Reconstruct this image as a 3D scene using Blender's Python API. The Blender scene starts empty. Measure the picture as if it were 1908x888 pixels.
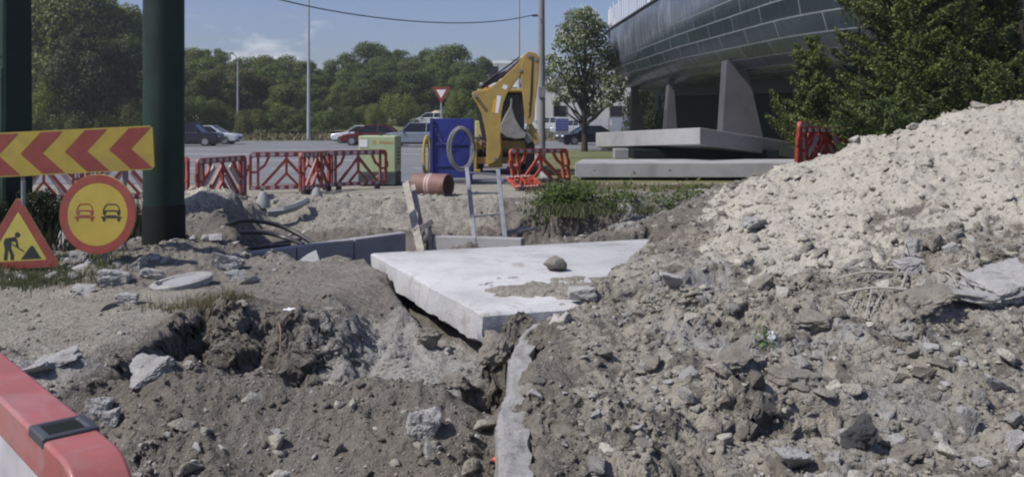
import bpy, bmesh, math, random
import numpy as np
from mathutils import Vector, Matrix, Euler, noise as mnoise

S = bpy.context.scene
C = S.collection
R = math.radians
RND = random.Random(7)
F, CX, HY, CZ = 1600.0, 954.0, 228.0, 1.7      # focal length and horizon row of the photograph, camera height


def U(x, y, Y):
    """world point seen at photo pixel (x, y) at depth Y"""
    return Vector(((x - CX) / F * Y, Y, CZ - (y - HY) / F * Y))


def G(x, y, Z=0.0):
    """world point seen at photo pixel (x, y) on the level Z"""
    Y = (CZ - Z) * F / (y - HY)
    return Vector(((x - CX) / F * Y, Y, Z))


# ------------------------------------------------------------------ objects
def tag(o, label=None, cat=None, group=None, kind=None):
    if label: o['label'] = label
    if cat: o['category'] = cat
    if group: o['group'] = group
    if kind: o['kind'] = kind
    return o


def thing(name, label, cat, loc=(0, 0, 0), rotz=0.0, group=None):
    o = bpy.data.objects.new(name, None)
    o.empty_display_size = .2
    C.objects.link(o)
    o.location = loc
    o.rotation_euler = (0, 0, rotz)
    return tag(o, label, cat, group)


def children(o):
    return [c for c in C.objects if c.parent == o]


def dup(root, loc=None, rot=None, scale=None, label=None, group=None, color=None):
    kids = [(c, [d for d in C.objects if d.parent == c]) for c in C.objects if c.parent == root]
    r = root.copy(); C.objects.link(r)
    if loc is not None: r.location = loc
    if rot is not None: r.rotation_euler = rot if hasattr(rot, '__len__') else (0, 0, rot)
    if scale is not None: r.scale = scale
    if label: r['label'] = label
    if group: r['group'] = group
    if color: r.color = color
    for ch, sub in kids:
        c = ch.copy(); C.objects.link(c); c.parent = r
        if color: c.color = color
        for g in sub:
            d = g.copy(); C.objects.link(d); d.parent = c
    return r


class MB:
    """collects shapes for ONE mesh object"""
    def __init__(s):
        s.v = []; s.f = []; s.m = []

    def add(s, vs, fs, mat=0, M=None):
        b = len(s.v)
        for p in vs:
            p = Vector(p)
            s.v.append(M @ p if M is not None else p)
        for f in fs:
            s.f.append([b + i for i in f]); s.m.append(mat)
        return s

    def box(s, c, d, mat=0, rot=None, M=None):
        hx, hy, hz = d[0] / 2, d[1] / 2, d[2] / 2
        E = Matrix.Translation(c)
        if rot is not None: E = E @ Euler(rot).to_matrix().to_4x4()
        if M is not None: E = M @ E
        vs = [(x, y, z) for z in (-hz, hz) for y in (-hy, hy) for x in (-hx, hx)]
        return s.add(vs, [(0, 2, 3, 1), (4, 5, 7, 6), (0, 1, 5, 4), (2, 6, 7, 3), (0, 4, 6, 2), (1, 3, 7, 5)], mat, E)

    def bar(s, p0, p1, w, t, mat=0, up=(0, 0, 1), M=None):
        """flat bar from p0 to p1, w wide across 'up', t thick"""
        p0, p1 = Vector(p0), Vector(p1)
        d = p1 - p0; L = d.length
        x = d.normalized(); u = Vector(up)
        y = u.cross(x)
        if y.length < 1e-5: y = Vector((0, 1, 0)).cross(x)
        y.normalize(); z = x.cross(y)
        E = Matrix((x, y, z)).transposed().to_4x4(); E.translation = (p0 + p1) / 2
        if M is not None: E = M @ E
        return s.box((0, 0, 0), (L, t, w), mat, M=E)

    def prism(s, poly, y0, y1, mat=0, M=None):
        """polygon in (x, z) extruded along y"""
        n = len(poly)
        vs = [(p[0], y0, p[1]) for p in poly] + [(p[0], y1, p[1]) for p in poly]
        fs = [tuple(range(n)), tuple(reversed(range(n, 2 * n)))]
        fs += [(i, n + i, n + (i + 1) % n, (i + 1) % n) for i in range(n)]
        return s.add(vs, fs, mat, M)

    def tube(s, path, r, n=8, mat=0, caps=True, M=None):
        path = [Vector(p) for p in path]
        k = len(path)
        rs = r if hasattr(r, '__len__') else [r] * k
        vs, fs = [], []
        prev = None
        for i, p in enumerate(path):
            d = (path[min(i + 1, k - 1)] - path[max(i - 1, 0)]).normalized()
            if prev is None:
                a = d.orthogonal().normalized()
            else:
                a = prev - d * prev.dot(d)
                a = a.normalized() if a.length > 1e-6 else d.orthogonal().normalized()
            prev = a
            b = d.cross(a)
            for j in range(n):
                t = 2 * math.pi * j / n
                vs.append(p + (a * math.cos(t) + b * math.sin(t)) * rs[i])
        for i in range(k - 1):
            for j in range(n):
                fs.append((i * n + j, i * n + (j + 1) % n, (i + 1) * n + (j + 1) % n, (i + 1) * n + j))
        if caps:
            fs.append(tuple(reversed(range(n)))); fs.append(tuple(range((k - 1) * n, k * n)))
        return s.add(vs, fs, mat, M)

    def cyl(s, p0, p1, r0, r1=None, n=16, mat=0, M=None):
        return s.tube([p0, p1], [r0, r0 if r1 is None else r1], n, mat, True, M)

    def lathe(s, prof, n=24, mat=0, M=None):
        """profile of (r, z) revolved round z"""
        vs, fs = [], []
        for r, z in prof:
            for j in range(n):
                t = 2 * math.pi * j / n
                vs.append((r * math.cos(t), r * math.sin(t), z))
        for i in range(len(prof) - 1):
            for j in range(n):
                fs.append((i * n + j, i * n + (j + 1) % n, (i + 1) * n + (j + 1) % n, (i + 1) * n + j))
        fs.append(tuple(reversed(range(n)))); fs.append(tuple(range((len(prof) - 1) * n, len(prof) * n)))
        return s.add(vs, fs, mat, M)

    def disc(s, c, r, n=40, mat=0, M=None, y=0.0):
        """flat disc in the x-z plane facing -y"""
        vs = [(c[0] + r * math.cos(2 * math.pi * j / n), y, c[1] + r * math.sin(2 * math.pi * j / n)) for j in range(n)]
        return s.add(vs, [tuple(range(n))], mat, M)

    def poly(s, pts, mat=0, y=0.0, M=None):
        return s.add([(p[0], y, p[1]) for p in pts], [tuple(range(len(pts)))], mat, M)

    def build(s, name, mats, parent=None, smooth=False, bevel=0.0, seg=2):
        me = bpy.data.meshes.new(name)
        me.from_pydata([tuple(v) for v in s.v], [], s.f)
        mats = mats if isinstance(mats, (list, tuple)) else [mats]
        for m in mats: me.materials.append(m)
        if len(mats) > 1: me.polygons.foreach_set('material_index', s.m)
        bm = bmesh.new(); bm.from_mesh(me)
        bmesh.ops.recalc_face_normals(bm, faces=bm.faces)
        bm.to_mesh(me); bm.free()
        if smooth:
            me.polygons.foreach_set('use_smooth', [True] * len(me.polygons))
            me.set_sharp_from_angle(angle=R(38))
        me.update()
        o = bpy.data.objects.new(name, me)
        C.objects.link(o)
        if parent is not None: o.parent = parent
        if bevel:
            b = o.modifiers.new('bevel', 'BEVEL'); b.width = bevel; b.segments = seg
            b.limit_method = 'ANGLE'; b.angle_limit = R(40); b.harden_normals = False
        return o


def np_mesh(name, verts, faces, mat, parent=None, smooth=False, attrs=None, link=True):
    """verts (n,3), faces (m,k) numpy arrays"""
    me = bpy.data.meshes.new(name)
    n, (m, k) = len(verts), faces.shape
    me.vertices.add(n); me.vertices.foreach_set('co', np.asarray(verts, dtype=np.float32).ravel())
    me.loops.add(m * k); me.loops.foreach_set('vertex_index', faces.astype(np.int32).ravel())
    me.polygons.add(m)
    me.polygons.foreach_set('loop_start', np.arange(0, m * k, k, dtype=np.int32))
    me.polygons.foreach_set('loop_total', np.full(m, k, dtype=np.int32))
    if smooth: me.polygons.foreach_set('use_smooth', np.ones(m, dtype=bool))
    for a, (typ, data) in (attrs or {}).items():
        at = me.attributes.new(a, typ, 'POINT')
        at.data.foreach_set('color' if typ == 'FLOAT_COLOR' else 'value', np.asarray(data, dtype=np.float32).ravel())
    me.materials.append(mat)
    me.update(calc_edges=True); me.validate()
    if not link: return me
    o = bpy.data.objects.new(name, me); C.objects.link(o)
    if parent is not None: o.parent = parent
    return o


# ------------------------------------------------------------------ numpy noise
_rs = np.random.RandomState(11)
_perm = _rs.permutation(1024)
_ang = _rs.rand(1024) * 2 * np.pi
_gx, _gy = np.cos(_ang), np.sin(_ang)


def perlin(x, y, seed=0):
    xi, yi = np.floor(x).astype(int), np.floor(y).astype(int)
    xf, yf = x - xi, y - yi
    def g(ix, iy, dx, dy):
        h = _perm[(_perm[(ix + seed * 37) & 1023] + iy) & 1023]
        return _gx[h] * dx + _gy[h] * dy
    u = xf * xf * xf * (xf * (xf * 6 - 15) + 10); v = yf * yf * yf * (yf * (yf * 6 - 15) + 10)
    a = g(xi, yi, xf, yf); b = g(xi + 1, yi, xf - 1, yf)
    c = g(xi, yi + 1, xf, yf - 1); d = g(xi + 1, yi + 1, xf - 1, yf - 1)
    return (a + (b - a) * u) * (1 - v) + (c + (d - c) * u) * v


def fbm(x, y, oct=4, seed=0, gain=.5):
    s, a, f = 0, 1.0, 1.0
    for i in range(oct):
        s = s + a * perlin(x * f + 13.7 * i, y * f - 7.3 * i, seed + i); a *= gain; f *= 2.03
    return s


def billow(x, y, oct=3, seed=0):
    s, a, f = 0, 1.0, 1.0
    for i in range(oct):
        s = s + a * (1 - 2.2 * np.abs(perlin(x * f + 5.1 * i, y * f + 3.9 * i, seed + i))); a *= .55; f *= 2.1
    return s


def ss(a, b, x):
    t = np.clip((x - a) / (b - a), 0, 1)
    return t * t * (3 - 2 * t)


# ------------------------------------------------------------------ materials
def new_mat(name):
    m = bpy.data.materials.new(name); m.use_nodes = True
    nt = m.node_tree
    return m, nt, nt.nodes['Principled BSDF']


def node(nt, t, **kw):
    n = nt.nodes.new(t)
    for k, v in kw.items():
        if k.startswith('i_'):
            n.inputs[k[2:]].default_value = v
        else:
            setattr(n, k, v)
    return n


def ramp(nt, fac, stops):
    r = node(nt, 'ShaderNodeValToRGB')
    e = r.color_ramp.elements
    while len(e) < len(stops): e.new(.5)
    for el, (p, c) in zip(e, stops):
        el.position = p; el.color = (c[0], c[1], c[2], 1) if hasattr(c, '__len__') else (c, c, c, 1)
    nt.links.new(fac, r.inputs['Fac'])
    return r.outputs['Color']


def mixc(nt, fac, a, b, mode='MIX'):
    m = node(nt, 'ShaderNodeMix', data_type='RGBA', blend_type=mode)
    for s, v in ((m.inputs[0], fac), (m.inputs[6], a), (m.inputs[7], b)):
        if hasattr(v, 'links') or hasattr(v, 'is_linked'):
            nt.links.new(v, s)
        elif hasattr(v, '__len__'):
            s.default_value = (v[0], v[1], v[2], 1)
        else:
            s.default_value = v
    return m.outputs[2]


def math_(nt, op, a, b=0.0, c=None):
    m = node(nt, 'ShaderNodeMath', operation=op)
    for i, v in enumerate((a, b) if c is None else (a, b, c)):
        if hasattr(v, 'is_linked'): nt.links.new(v, m.inputs[i])
        else: m.inputs[i].default_value = v
    return m.outputs[0]


def tex(nt, scale, detail=4, rough=.55, kind='noise', coord='Object', vec=None, dist=0.0):
    tc = node(nt, 'ShaderNodeTexCoord')
    v = vec if vec is not None else tc.outputs[coord]
    if kind == 'noise':
        n = node(nt, 'ShaderNodeTexNoise')
        n.inputs['Scale'].default_value = scale; n.inputs['Detail'].default_value = detail
        n.inputs['Roughness'].default_value = rough; n.inputs['Distortion'].default_value = dist
        nt.links.new(v, n.inputs['Vector'])
        return n.outputs['Fac']
    n = node(nt, 'ShaderNodeTexVoronoi'); n.inputs['Scale'].default_value = scale
    nt.links.new(v, n.inputs['Vector'])
    return n.outputs['Distance'] if kind == 'voro' else n.outputs['Color']


def bump(nt, bsdf, height, strength=.4, dist=.01):
    b = node(nt, 'ShaderNodeBump'); b.inputs['Strength'].default_value = strength; b.inputs['Distance'].default_value = dist
    nt.links.new(height, b.inputs['Height']); nt.links.new(b.outputs['Normal'], bsdf.inputs['Normal'])


def simple(name, col, rough=.6, metal=0.0, var=.25, scale=6.0, bmp=0.0, dirt=None, spec=.5, coat=0.0):
    """painted or plain material with uneven tone and optional dirt patches"""
    m, nt, b = new_mat(name)
    n = tex(nt, scale, 6, .6)
    c = ramp(nt, n, [(.3, [x * (1 - var) for x in col]), (.7, [min(1, x * (1 + var)) for x in col])])
    if dirt:
        d = tex(nt, scale * .45, 8, .7, dist=.6)
        fac = ramp(nt, d, [(dirt[1], 0.0), (dirt[1] + .14, dirt[2] if len(dirt) > 2 else .8)])
        c = mixc(nt, fac, c, dirt[0])
    nt.links.new(c, b.inputs['Base Color'])
    rr = ramp(nt, n, [(.3, max(0, rough - .1)), (.7, min(1, rough + .1))])
    nt.links.new(rr, b.inputs['Roughness'])
    b.inputs['Metallic'].default_value = metal
    b.inputs['Specular IOR Level'].default_value = spec
    if coat: b.inputs['Coat Weight'].default_value = coat; b.inputs['Coat Roughness'].default_value = .1
    if bmp: bump(nt, b, tex(nt, scale * 8, 5, .6), bmp, .01)
    return m


def concrete(name, col, stain=.35, scale=2.0, dirtcol=(.2, .17, .13), dirt=.62, bmp=.35):
    m, nt, b = new_mat(name)
    pos = node(nt, 'ShaderNodeNewGeometry').outputs['Position']
    big = tex(nt, scale, 8, .62, dist=.4, vec=pos)
    fine = tex(nt, max(scale * 28, 60), 4, .7, vec=pos)
    agg = tex(nt, max(scale * 20, 70), kind='voro', vec=pos)
    c = ramp(nt, big, [(.28, [x * (1 - stain) for x in col]), (.5, col), (.75, [min(1, x * (1 + stain * .5)) for x in col])])
    c = mixc(nt, .5, c, ramp(nt, fine, [(.3, .35), (.7, .65)]), 'OVERLAY')
    d = tex(nt, scale * 1.6, 10, .72, dist=1.2, vec=pos)
    c = mixc(nt, .35, c, ramp(nt, agg, [(.1, .62), (.5, .4)]), 'OVERLAY')
    c = mixc(nt, ramp(nt, d, [(dirt, 0.0), (dirt + .1, .75)]), c, dirtcol)
    nt.links.new(c, b.inputs['Base Color'])
    b.inputs['Roughness'].default_value = .9; b.inputs['Specular IOR Level'].default_value = .25
    h = math_(nt, 'ADD', math_(nt, 'ADD', math_(nt, 'MULTIPLY', big, 1.2), fine), math_(nt, 'MULTIPLY', agg, .5))
    bump(nt, b, h, bmp, .02)
    return m


def leaf_mat(name, dark, light, trans=.3):
    m, nt, b = new_mat(name)
    geo = node(nt, 'ShaderNodeNewGeometry'); oi = node(nt, 'ShaderNodeObjectInfo')
    big = tex(nt, .9, 3, .6)
    f = math_(nt, 'ADD', math_(nt, 'MULTIPLY', geo.outputs['Random Per Island'], .65), math_(nt, 'MULTIPLY', big, .45))
    c = ramp(nt, f, [(.15, dark), (.95, light)])
    c = mixc(nt, 1.0, c, oi.outputs['Color'], 'MULTIPLY')
    nt.links.new(c, b.inputs['Base Color'])
    b.inputs['Roughness'].default_value = .55; b.inputs['Specular IOR Level'].default_value = .3
    tr = node(nt, 'ShaderNodeBsdfTranslucent'); nt.links.new(c, tr.inputs['Color'])
    mx = node(nt, 'ShaderNodeMixShader'); mx.inputs[0].default_value = trans
    nt.links.new(b.outputs[0], mx.inputs[1]); nt.links.new(tr.outputs[0], mx.inputs[2])
    nt.links.new(mx.outputs[0], nt.nodes['Material Output'].inputs['Surface'])
    return m


MAT = dict(
    concrete=concrete('pale_concrete', (.47, .47, .475), .26, 1.1, (.27, .25, .215), .54),
    slab=concrete('slab_concrete', (.33, .33, .335), .3, 1.0, (.2, .18, .15), .66),
    wall=concrete('wall_concrete', (.30, .30, .31), .25, 1.5, (.16, .14, .12), .66),
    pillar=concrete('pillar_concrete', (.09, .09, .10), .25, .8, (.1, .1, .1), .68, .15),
    footing=concrete('footing_concrete', (.45, .445, .435), .25, 6.0, (.25, .235, .21), .52, .9),
    rubble=concrete('rubble_concrete', (.43, .425, .415), .3, 5.0, (.24, .22, .19), .54, .8),
    limestone=concrete('limestone', (.43, .405, .34), .25, 6.0, (.27, .245, .2), .56, .8),
    brownstone=concrete('brown_stone', (.32, .295, .255), .35, 6.0, (.21, .19, .16), .52, .9),
    darkstone=concrete('dark_stone', (.13, .13, .13), .45, 14.0, (.06, .06, .06), .56, .9),
    green=simple('green_column_paint', (.016, .034, .026), .6, var=.25, scale=3, dirt=((.04, .055, .04), .6, .6), spec=.22),
    tar=simple('near_black', (.009, .012, .011), .85, var=.3, bmp=.3, spec=.2),  # even near-black, shared by column foot, clip slot and added shade pieces
    red=simple('red_plastic', (.26, .045, .038), .5, var=.3, scale=5, dirt=((.24, .13, .12), .5, .7)),
    fadedred=simple('faded_red_plastic', (.32, .105, .098), .36, var=.14, scale=7, dirt=((.33, .20, .195), .5, .7), bmp=.06, spec=.35),
    deepred=simple('deep_red_plastic', (.30, .035, .02), .5, var=.2, scale=5),
    orange=simple('orange_red_plastic', (.40, .068, .032), .45, var=.2, scale=5),
    pinkwhite=simple('faded_pink_panel', (.42, .30, .31), .5, var=.25, scale=6, dirt=((.3, .2, .2), .55, .6)),
    white=simple('white_reflective', (.44, .43, .45), .4, var=.12, scale=8, dirt=((.36, .3, .28), .58, .7)),
    whitepaint=simple('white_paint', (.72, .73, .75), .35, var=.06, scale=4),
    sign_yellow=simple('sign_yellow', (.37, .285, .045), .45, var=.09, scale=5, dirt=((.28, .21, .08), .54, .6)),
    sign_lemon=simple('sign_lemon', (.42, .365, .07), .45, var=.09, scale=5, dirt=((.38, .31, .09), .6, .5)),
    sign_red=simple('sign_red', (.235, .048, .036), .45, var=.12, scale=6, dirt=((.24, .10, .08), .56, .6)),
    sign_black=simple('sign_black', (.02, .02, .02), .5, var=.2),
    sign_white=simple('sign_white', (.75, .75, .76), .4, var=.05),
    steel=simple('grey_steel', (.22, .225, .235), .45, .35, .2, 8, dirt=((.2, .17, .14), .62, .7)),
    aluminium=simple('dull_aluminium', (.19, .20, .22), .45, .3, .2, 10, dirt=((.3, .28, .26), .6, .6)),
    galv=simple('lamp_post_steel', (.36, .38, .42), .5, .2, .1, 3),
    pole=concrete('pole_concrete', (.22, .22, .22), .25, 1.0, (.15, .15, .15), .66, .2),
    dark=simple('dark_metal', (.02, .02, .022), .5, var=.4),
    clip=simple('grey_black_plastic', (.045, .047, .055), .45, var=.2),
    rubber=simple('black_rubber', (.014, .014, .015), .65, var=.3, bmp=.2),
    hose=simple('black_hose', (.022, .022, .025), .45, var=.35, scale=12, dirt=((.14, .12, .1), .6, .6)),
    greyhose=simple('grey_hose', (.14, .145, .15), .5, var=.25, scale=9, dirt=((.18, .16, .14), .58, .6)),
    yellow=simple('machine_yellow', (.34, .235, .062), .45, var=.14, scale=2.2, dirt=((.3, .21, .09), .58, .6)),
    yellowhose=simple('yellow_hose', (.42, .32, .06), .5, var=.2, scale=9),
    cream=simple('cream_panel', (.48, .44, .22), .45, var=.08, scale=4),
    blue=simple('blue_paint', (.018, .028, .19), .5, var=.2, scale=3, dirt=((.02, .025, .1), .56, .8)),
    lime=simple('pale_lime_paint', (.36, .44, .255), .5, var=.05, scale=3, dirt=((.32, .38, .24), .6, .5)),
    limeside=simple('lime_side_paint', (.36, .43, .25), .5, var=.1, scale=3, dirt=((.2, .24, .16), .55, .7)),
    basegrey=simple('dark_green_base', (.035, .055, .06), .6, var=.3, scale=4, dirt=((.1, .09, .08), .6, .6)),
    lettering=simple('orange_lettering', (.58, .23, .05), .5, var=.05),
    rust=simple('rusty_pipe', (.18, .10, .082), .65, var=.3, scale=5, dirt=((.10, .05, .035), .52, .85), bmp=.3),
    pinkband=simple('pale_band', (.45, .34, .33), .6, var=.2, scale=9),
    wood=simple('grey_wood', (.27, .245, .21), .85, var=.35, scale=9, dirt=((.14, .12, .1), .58, .6), bmp=.3),
    glass=simple('dark_glass', (.008, .010, .013), .12, var=.2, spec=.45),
    tyre=simple('tyre', (.016, .016, .016), .8, var=.25),
    rim=simple('wheel_rim', (.3, .31, .33), .35, .6, .1),
    bark=simple('bark', (.035, .03, .025), .9, var=.4, scale=12, bmp=.6),
    rootwood=simple('pale_root', (.30, .28, .25), .8, var=.3, scale=20),
    bucket=simple('bucket_steel', (.24, .23, .205), .5, .25, .25, 4, dirt=((.2, .18, .15), .54, .8)),
    lightgrass=leaf_mat('grass_blade', (.055, .07, .03), (.15, .165, .08), .3),
    drygrass=leaf_mat('dry_grass_blade', (.12, .11, .055), (.25, .22, .12), .2),
    leaf=leaf_mat('broad_leaf', (.062, .088, .028), (.18, .215, .078), .52),
    needle=leaf_mat('conifer_spray', (.024, .040, .011), (.125, .145, .045), .22),
    blossom=leaf_mat('chestnut_leaf', (.07, .095, .04), (.22, .25, .135), .4),
    candle=simple('chestnut_blossom', (.58, .55, .45), .8, var=.15),
)

SKYT = (1.22, 1.19, 1.46); SKYS = .08; EXPO = 0.0

# ================================================================== soil
def soil_material(name, tone_attr=False, bumps=True):
    m, nt, b = new_mat(name)
    at = node(nt, 'ShaderNodeAttribute', attribute_name='soil')
    sep = node(nt, 'ShaderNodeSeparateColor'); nt.links.new(at.outputs['Color'], sep.inputs[0])
    n1 = tex(nt, 1.7, 8, .65, dist=.4); n2 = tex(nt, 22, 6, .7); n3 = tex(nt, 120, 3, .7)
    mixf = math_(nt, 'ADD', math_(nt, 'MULTIPLY', n1, .5), math_(nt, 'MULTIPLY', n2, .5))
    brown = ramp(nt, mixf, [(.3, (.104, .093, .079)), (.5, (.172, .157, .135)), (.7, (.255, .237, .208))])
    cream = ramp(nt, mixf, [(.3, (.27, .25, .212)), (.5, (.46, .437, .375)), (.7, (.54, .515, .455))])
    chalk = ramp(nt, mixf, [(.3, (.21, .204, .190)), (.5, (.30, .293, .275)), (.7, (.385, .378, .36))])
    dust = ramp(nt, mixf, [(.3, (.215, .198, .165)), (.5, (.32, .298, .252)), (.7, (.41, .388, .338))])
    wob = math_(nt, 'MULTIPLY', math_(nt, 'SUBTRACT', n2, .5), .7)
    def w(ch):
        f = math_(nt, 'ADD', sep.outputs[ch], wob)
        return ramp(nt, f, [(.28, 0.0), (.62, 1.0)])
    c = mixc(nt, w(2), brown, dust)
    c = mixc(nt, w(1), c, chalk)
    c = mixc(nt, w(0), c, cream)
    # pale grit in the earth
    v = tex(nt, 46, kind='voro'); vc = tex(nt, 46, kind='vorocol')
    sp = node(nt, 'ShaderNodeSeparateColor'); nt.links.new(vc, sp.inputs[0])
    spot = math_(nt, 'MULTIPLY', math_(nt, 'LESS_THAN', v, .26), math_(nt, 'GREATER_THAN', sp.outputs[0], .80))
    c = mixc(nt, math_(nt, 'MULTIPLY', spot, .6), c, (.40, .38, .34))
    if tone_attr:
        ta = node(nt, 'ShaderNodeAttribute', attribute_name='tone')
        c = mixc(nt, math_(nt, 'MULTIPLY', math_(nt, 'GREATER_THAN', ta.outputs['Fac'], .90), .7), c, (.40, .385, .35))
        dk = ramp(nt, ta.outputs['Fac'], [(0.0, .80), (.75, 1.15), (1.0, 1.2)])
        c = mixc(nt, 1.0, c, dk, 'MULTIPLY')
    c = mixc(nt, .55, c, ramp(nt, n3, [(.3, .34), (.7, .66)]), 'OVERLAY')
    nt.links.new(c, b.inputs['Base Color'])
    b.inputs['Roughness'].default_value = .95; b.inputs['Specular IOR Level'].default_value = .15
    if bumps:
        h = math_(nt, 'ADD', math_(nt, 'MULTIPLY', n2, 1.6), math_(nt, 'MULTIPLY', n3, .5))
        h = math_(nt, 'ADD', h, math_(nt, 'MULTIPLY', tex(nt, 60, kind='voro'), .5))
        bump(nt, b, h, .75, .035)
    return m


MAT['soil'] = soil_material('site_soil')
MAT['clod'] = soil_material('clod_soil', True)

# slab in the middle: corners of its top face (world), thickness
SLAB = [Vector((-1.70, 10.40, .12)), Vector((-.24, 7.08, .12)), Vector((3.34, 8.35, .12)), Vector((1.92, 11.70, .12))]


def poly_dist(X, Y, P):
    """signed distance to a convex polygon, negative inside (approximate)"""
    d = np.full_like(X, -1e9)
    n = len(P)
    cx = sum(p[0] for p in P) / n; cy = sum(p[1] for p in P) / n
    for i in range(n):
        a, b = P[i], P[(i + 1) % n]
        nx, ny = (b[1] - a[1]), -(b[0] - a[0])
        L = math.hypot(nx, ny); nx /= L; ny /= L
        if (cx - a[0]) * nx + (cy - a[1]) * ny > 0: nx, ny = -nx, -ny
        d = np.maximum(d, (X - a[0]) * nx + (Y - a[1]) * ny)
    return d


PIT_L = [(-3.35, 10.45), (-1.5, 10.3), (.4, 11.6), (.4, 18.4), (-5.6, 18.5), (-4.4, 13.0)]
PIT_R = [(-1.8, 11.5), (2.6, 11.9), (3.6, 16.5), (-1.8, 16.5)]
HEAP = (6.35, 10.3, 1.88)


def bumpf(X, Y, x, y, r, a, ry=None):
    ry = ry or r
    return a * np.exp(-(((X - x) / r) ** 2 + ((Y - y) / ry) ** 2))


def height(X, Y, detail=True):
    X = np.asarray(X, float); Y = np.asarray(Y, float)
    wx = X + .22 * fbm(X * 1.1, Y * 1.1, 3, 3) + .025 * fbm(X * 5, Y * 5, 2, 5)
    wy = Y + .22 * fbm(X * 1.1 + 9, Y * 1.1, 3, 7) + .025 * fbm(X * 5, Y * 5 + 4, 2, 9)
    near = 1 - ss(19, 23, Y)
    z = .05 * fbm(X * .5, Y * .5, 3, 1) * near
    # excavation behind the slab
    dl = poly_dist(wx, wy, PIT_L); dr = poly_dist(wx, wy, PIT_R)
    pl = 1 - ss(-.45, -.02, dl); pr = 1 - ss(-.40, .0, dr)
    step = .42 * ss(15.0, 15.5, wy) * (1 - ss(.2, .7, wx)) + .12 * ss(16.6, 16.9, wy)
    z = z - np.maximum(pl * (.85 - step), pr * .80)
    # foreground trench: steep back wall on the left, soft slope on the right
    left = ss(-2.85, -2.55, wx) * (1 - ss(-.25, .1, wx))
    front = ss(5.75, 6.35, wy)
    wz = wy + .06 * fbm(X * 7, Y * 2, 3, 29)
    steep = .42 * (1 - ss(7.24, 7.40, wz)) + .58 * (1 - ss(6.98, 7.14, wz + .05 * fbm(X * 3, Y, 2, 28)))
    soft = 1 - ss(6.3, 9.1, wy)
    k = ss(-1.75, -1.25, wx)
    z = z - .62 * left * front * (steep * (1 - k) + soft * k)
    # the near berm falls towards the camera
    fall = np.clip(5.95 - Y, 0, 1.5)
    z = z - fall * (.36 * (1 - ss(-.12, .03, X)) + .09 * ss(-.12, .03, X)) * ss(-3.6, -2.6, X + .25 * (Y - 5))
    z = z + ss(3.9, 2.6, Y) * .5
    # left flat breaks away to rubble
    z = z - .16 * ss(-3.1, -2.7, wx) * (1 - ss(6.6, 7.2, wy)) * (1 - ss(-2.6, -2.2, wx))
    # mounds
    z = z + bumpf(X, Y, -4.4, 10.5, 1.0, .12) + bumpf(X, Y, -5.0, 13.6, 1.1, .55) + bumpf(X, Y, -3.55, 14.2, .9, .3)
    z = z + bumpf(X, Y, -4.25, 7.9, .55, .06, .2) + bumpf(X, Y, -2.55, 7.55, .28, .10) + bumpf(X, Y, -2.5, 6.2, .5, .12)
    z = z + bumpf(X, Y, 1.25, 16.9, .9, .12) + bumpf(X, Y, 3.0, 17.2, 1.0, .16)
    # spoil heap
    d = np.sqrt((wx - HEAP[0]) ** 2 + (wy - HEAP[1]) ** 2)
    hp = HEAP[2] - .435 * (np.sqrt(d * d + 1.0) - 1.0)
    hp = np.where(d > 4.4, hp + .06 * (d - 4.4) ** 1.3, hp)
    hp = hp + .08 * fbm(X * 1.3, Y * 1.3, 4, 17)
    th = np.arctan2(wy - HEAP[1], wx - HEAP[0])
    hp = hp + .045 * fbm(th * 7, d * .8, 3, 18) * ss(.4, 1.6, d)
    z = np.maximum(z, hp) + .5 * np.exp(-((z - hp) / .16) ** 2) * .16
    # brown lower shoulder of the heap
    d2 = np.sqrt((wx - 4.3) ** 2 + ((wy - 12.6) * .8) ** 2)
    h2 = 1.02 - .40 * d2 + .05 * fbm(X * 2, Y * 2, 3, 19)
    z = np.maximum(z, h2) + .06 * np.exp(-((z - h2) / .14) ** 2)
    z = z + bumpf(X, Y, 2.6, 6.3, 1.0, .20, .7) + bumpf(X, Y, 1.5, 7.4, .8, .10) + bumpf(X, Y, 6.3, 17.4, 1.9, .80)
    # hollows under the tilted slab pieces
    z = z - bumpf(X, Y, 1.20, 4.87, .13, .36, .09) - bumpf(X, Y, 1.80, 5.0, .14, .34, .085) - bumpf(X, Y, 1.5, 4.94, .16, .26, .07) + .10 * np.exp(-((X - 1.5) / .5) ** 2 - ((Y - 5.18) / .10) ** 2) - bumpf(X, Y, 2.0, 5.95, .16, .25, .08) - bumpf(X, Y, 2.9, 6.05, .22, .22, .07)
    dab = (X + 1.70) * (-.917) + (Y - 10.4) * (-.4)
    along = (X + 1.70) * .4 + (Y - 10.4) * (-.917)
    gap = ss(.26, .06, dab) * ss(-.5, 0, dab + .45) * ss(.9, 1.5, along) * (1 - ss(3.3, 3.7, along))
    z = z * (1 - gap) + np.minimum(z, -.40) * gap
    # ground stays under the big slab
    ds = poly_dist(X, Y, [(p.x, p.y) for p in SLAB])
    under = 1 - ss(-.05, .10, ds)
    rightpart = ss(-.05, .35, (X - .42) - (Y - 7.39) * .343 + .16 * fbm(X * 2.5, Y * 2.5, 3, 41))
    z = z * (1 - under * (1 - rightpart)) + np.minimum(z, -.40) * under * (1 - rightpart)
    z = z + under * rightpart * np.maximum(0, .165 + .16 * np.clip((X - .55) - (Y - 7.39) * .343, 0, 3) - z)
    z = z + .10 * ss(.03, .15, X) * (1 - ss(.5, .9, X)) * ss(4.0, 4.4, Y) * (1 - ss(6.7, 7.1, Y))
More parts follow.
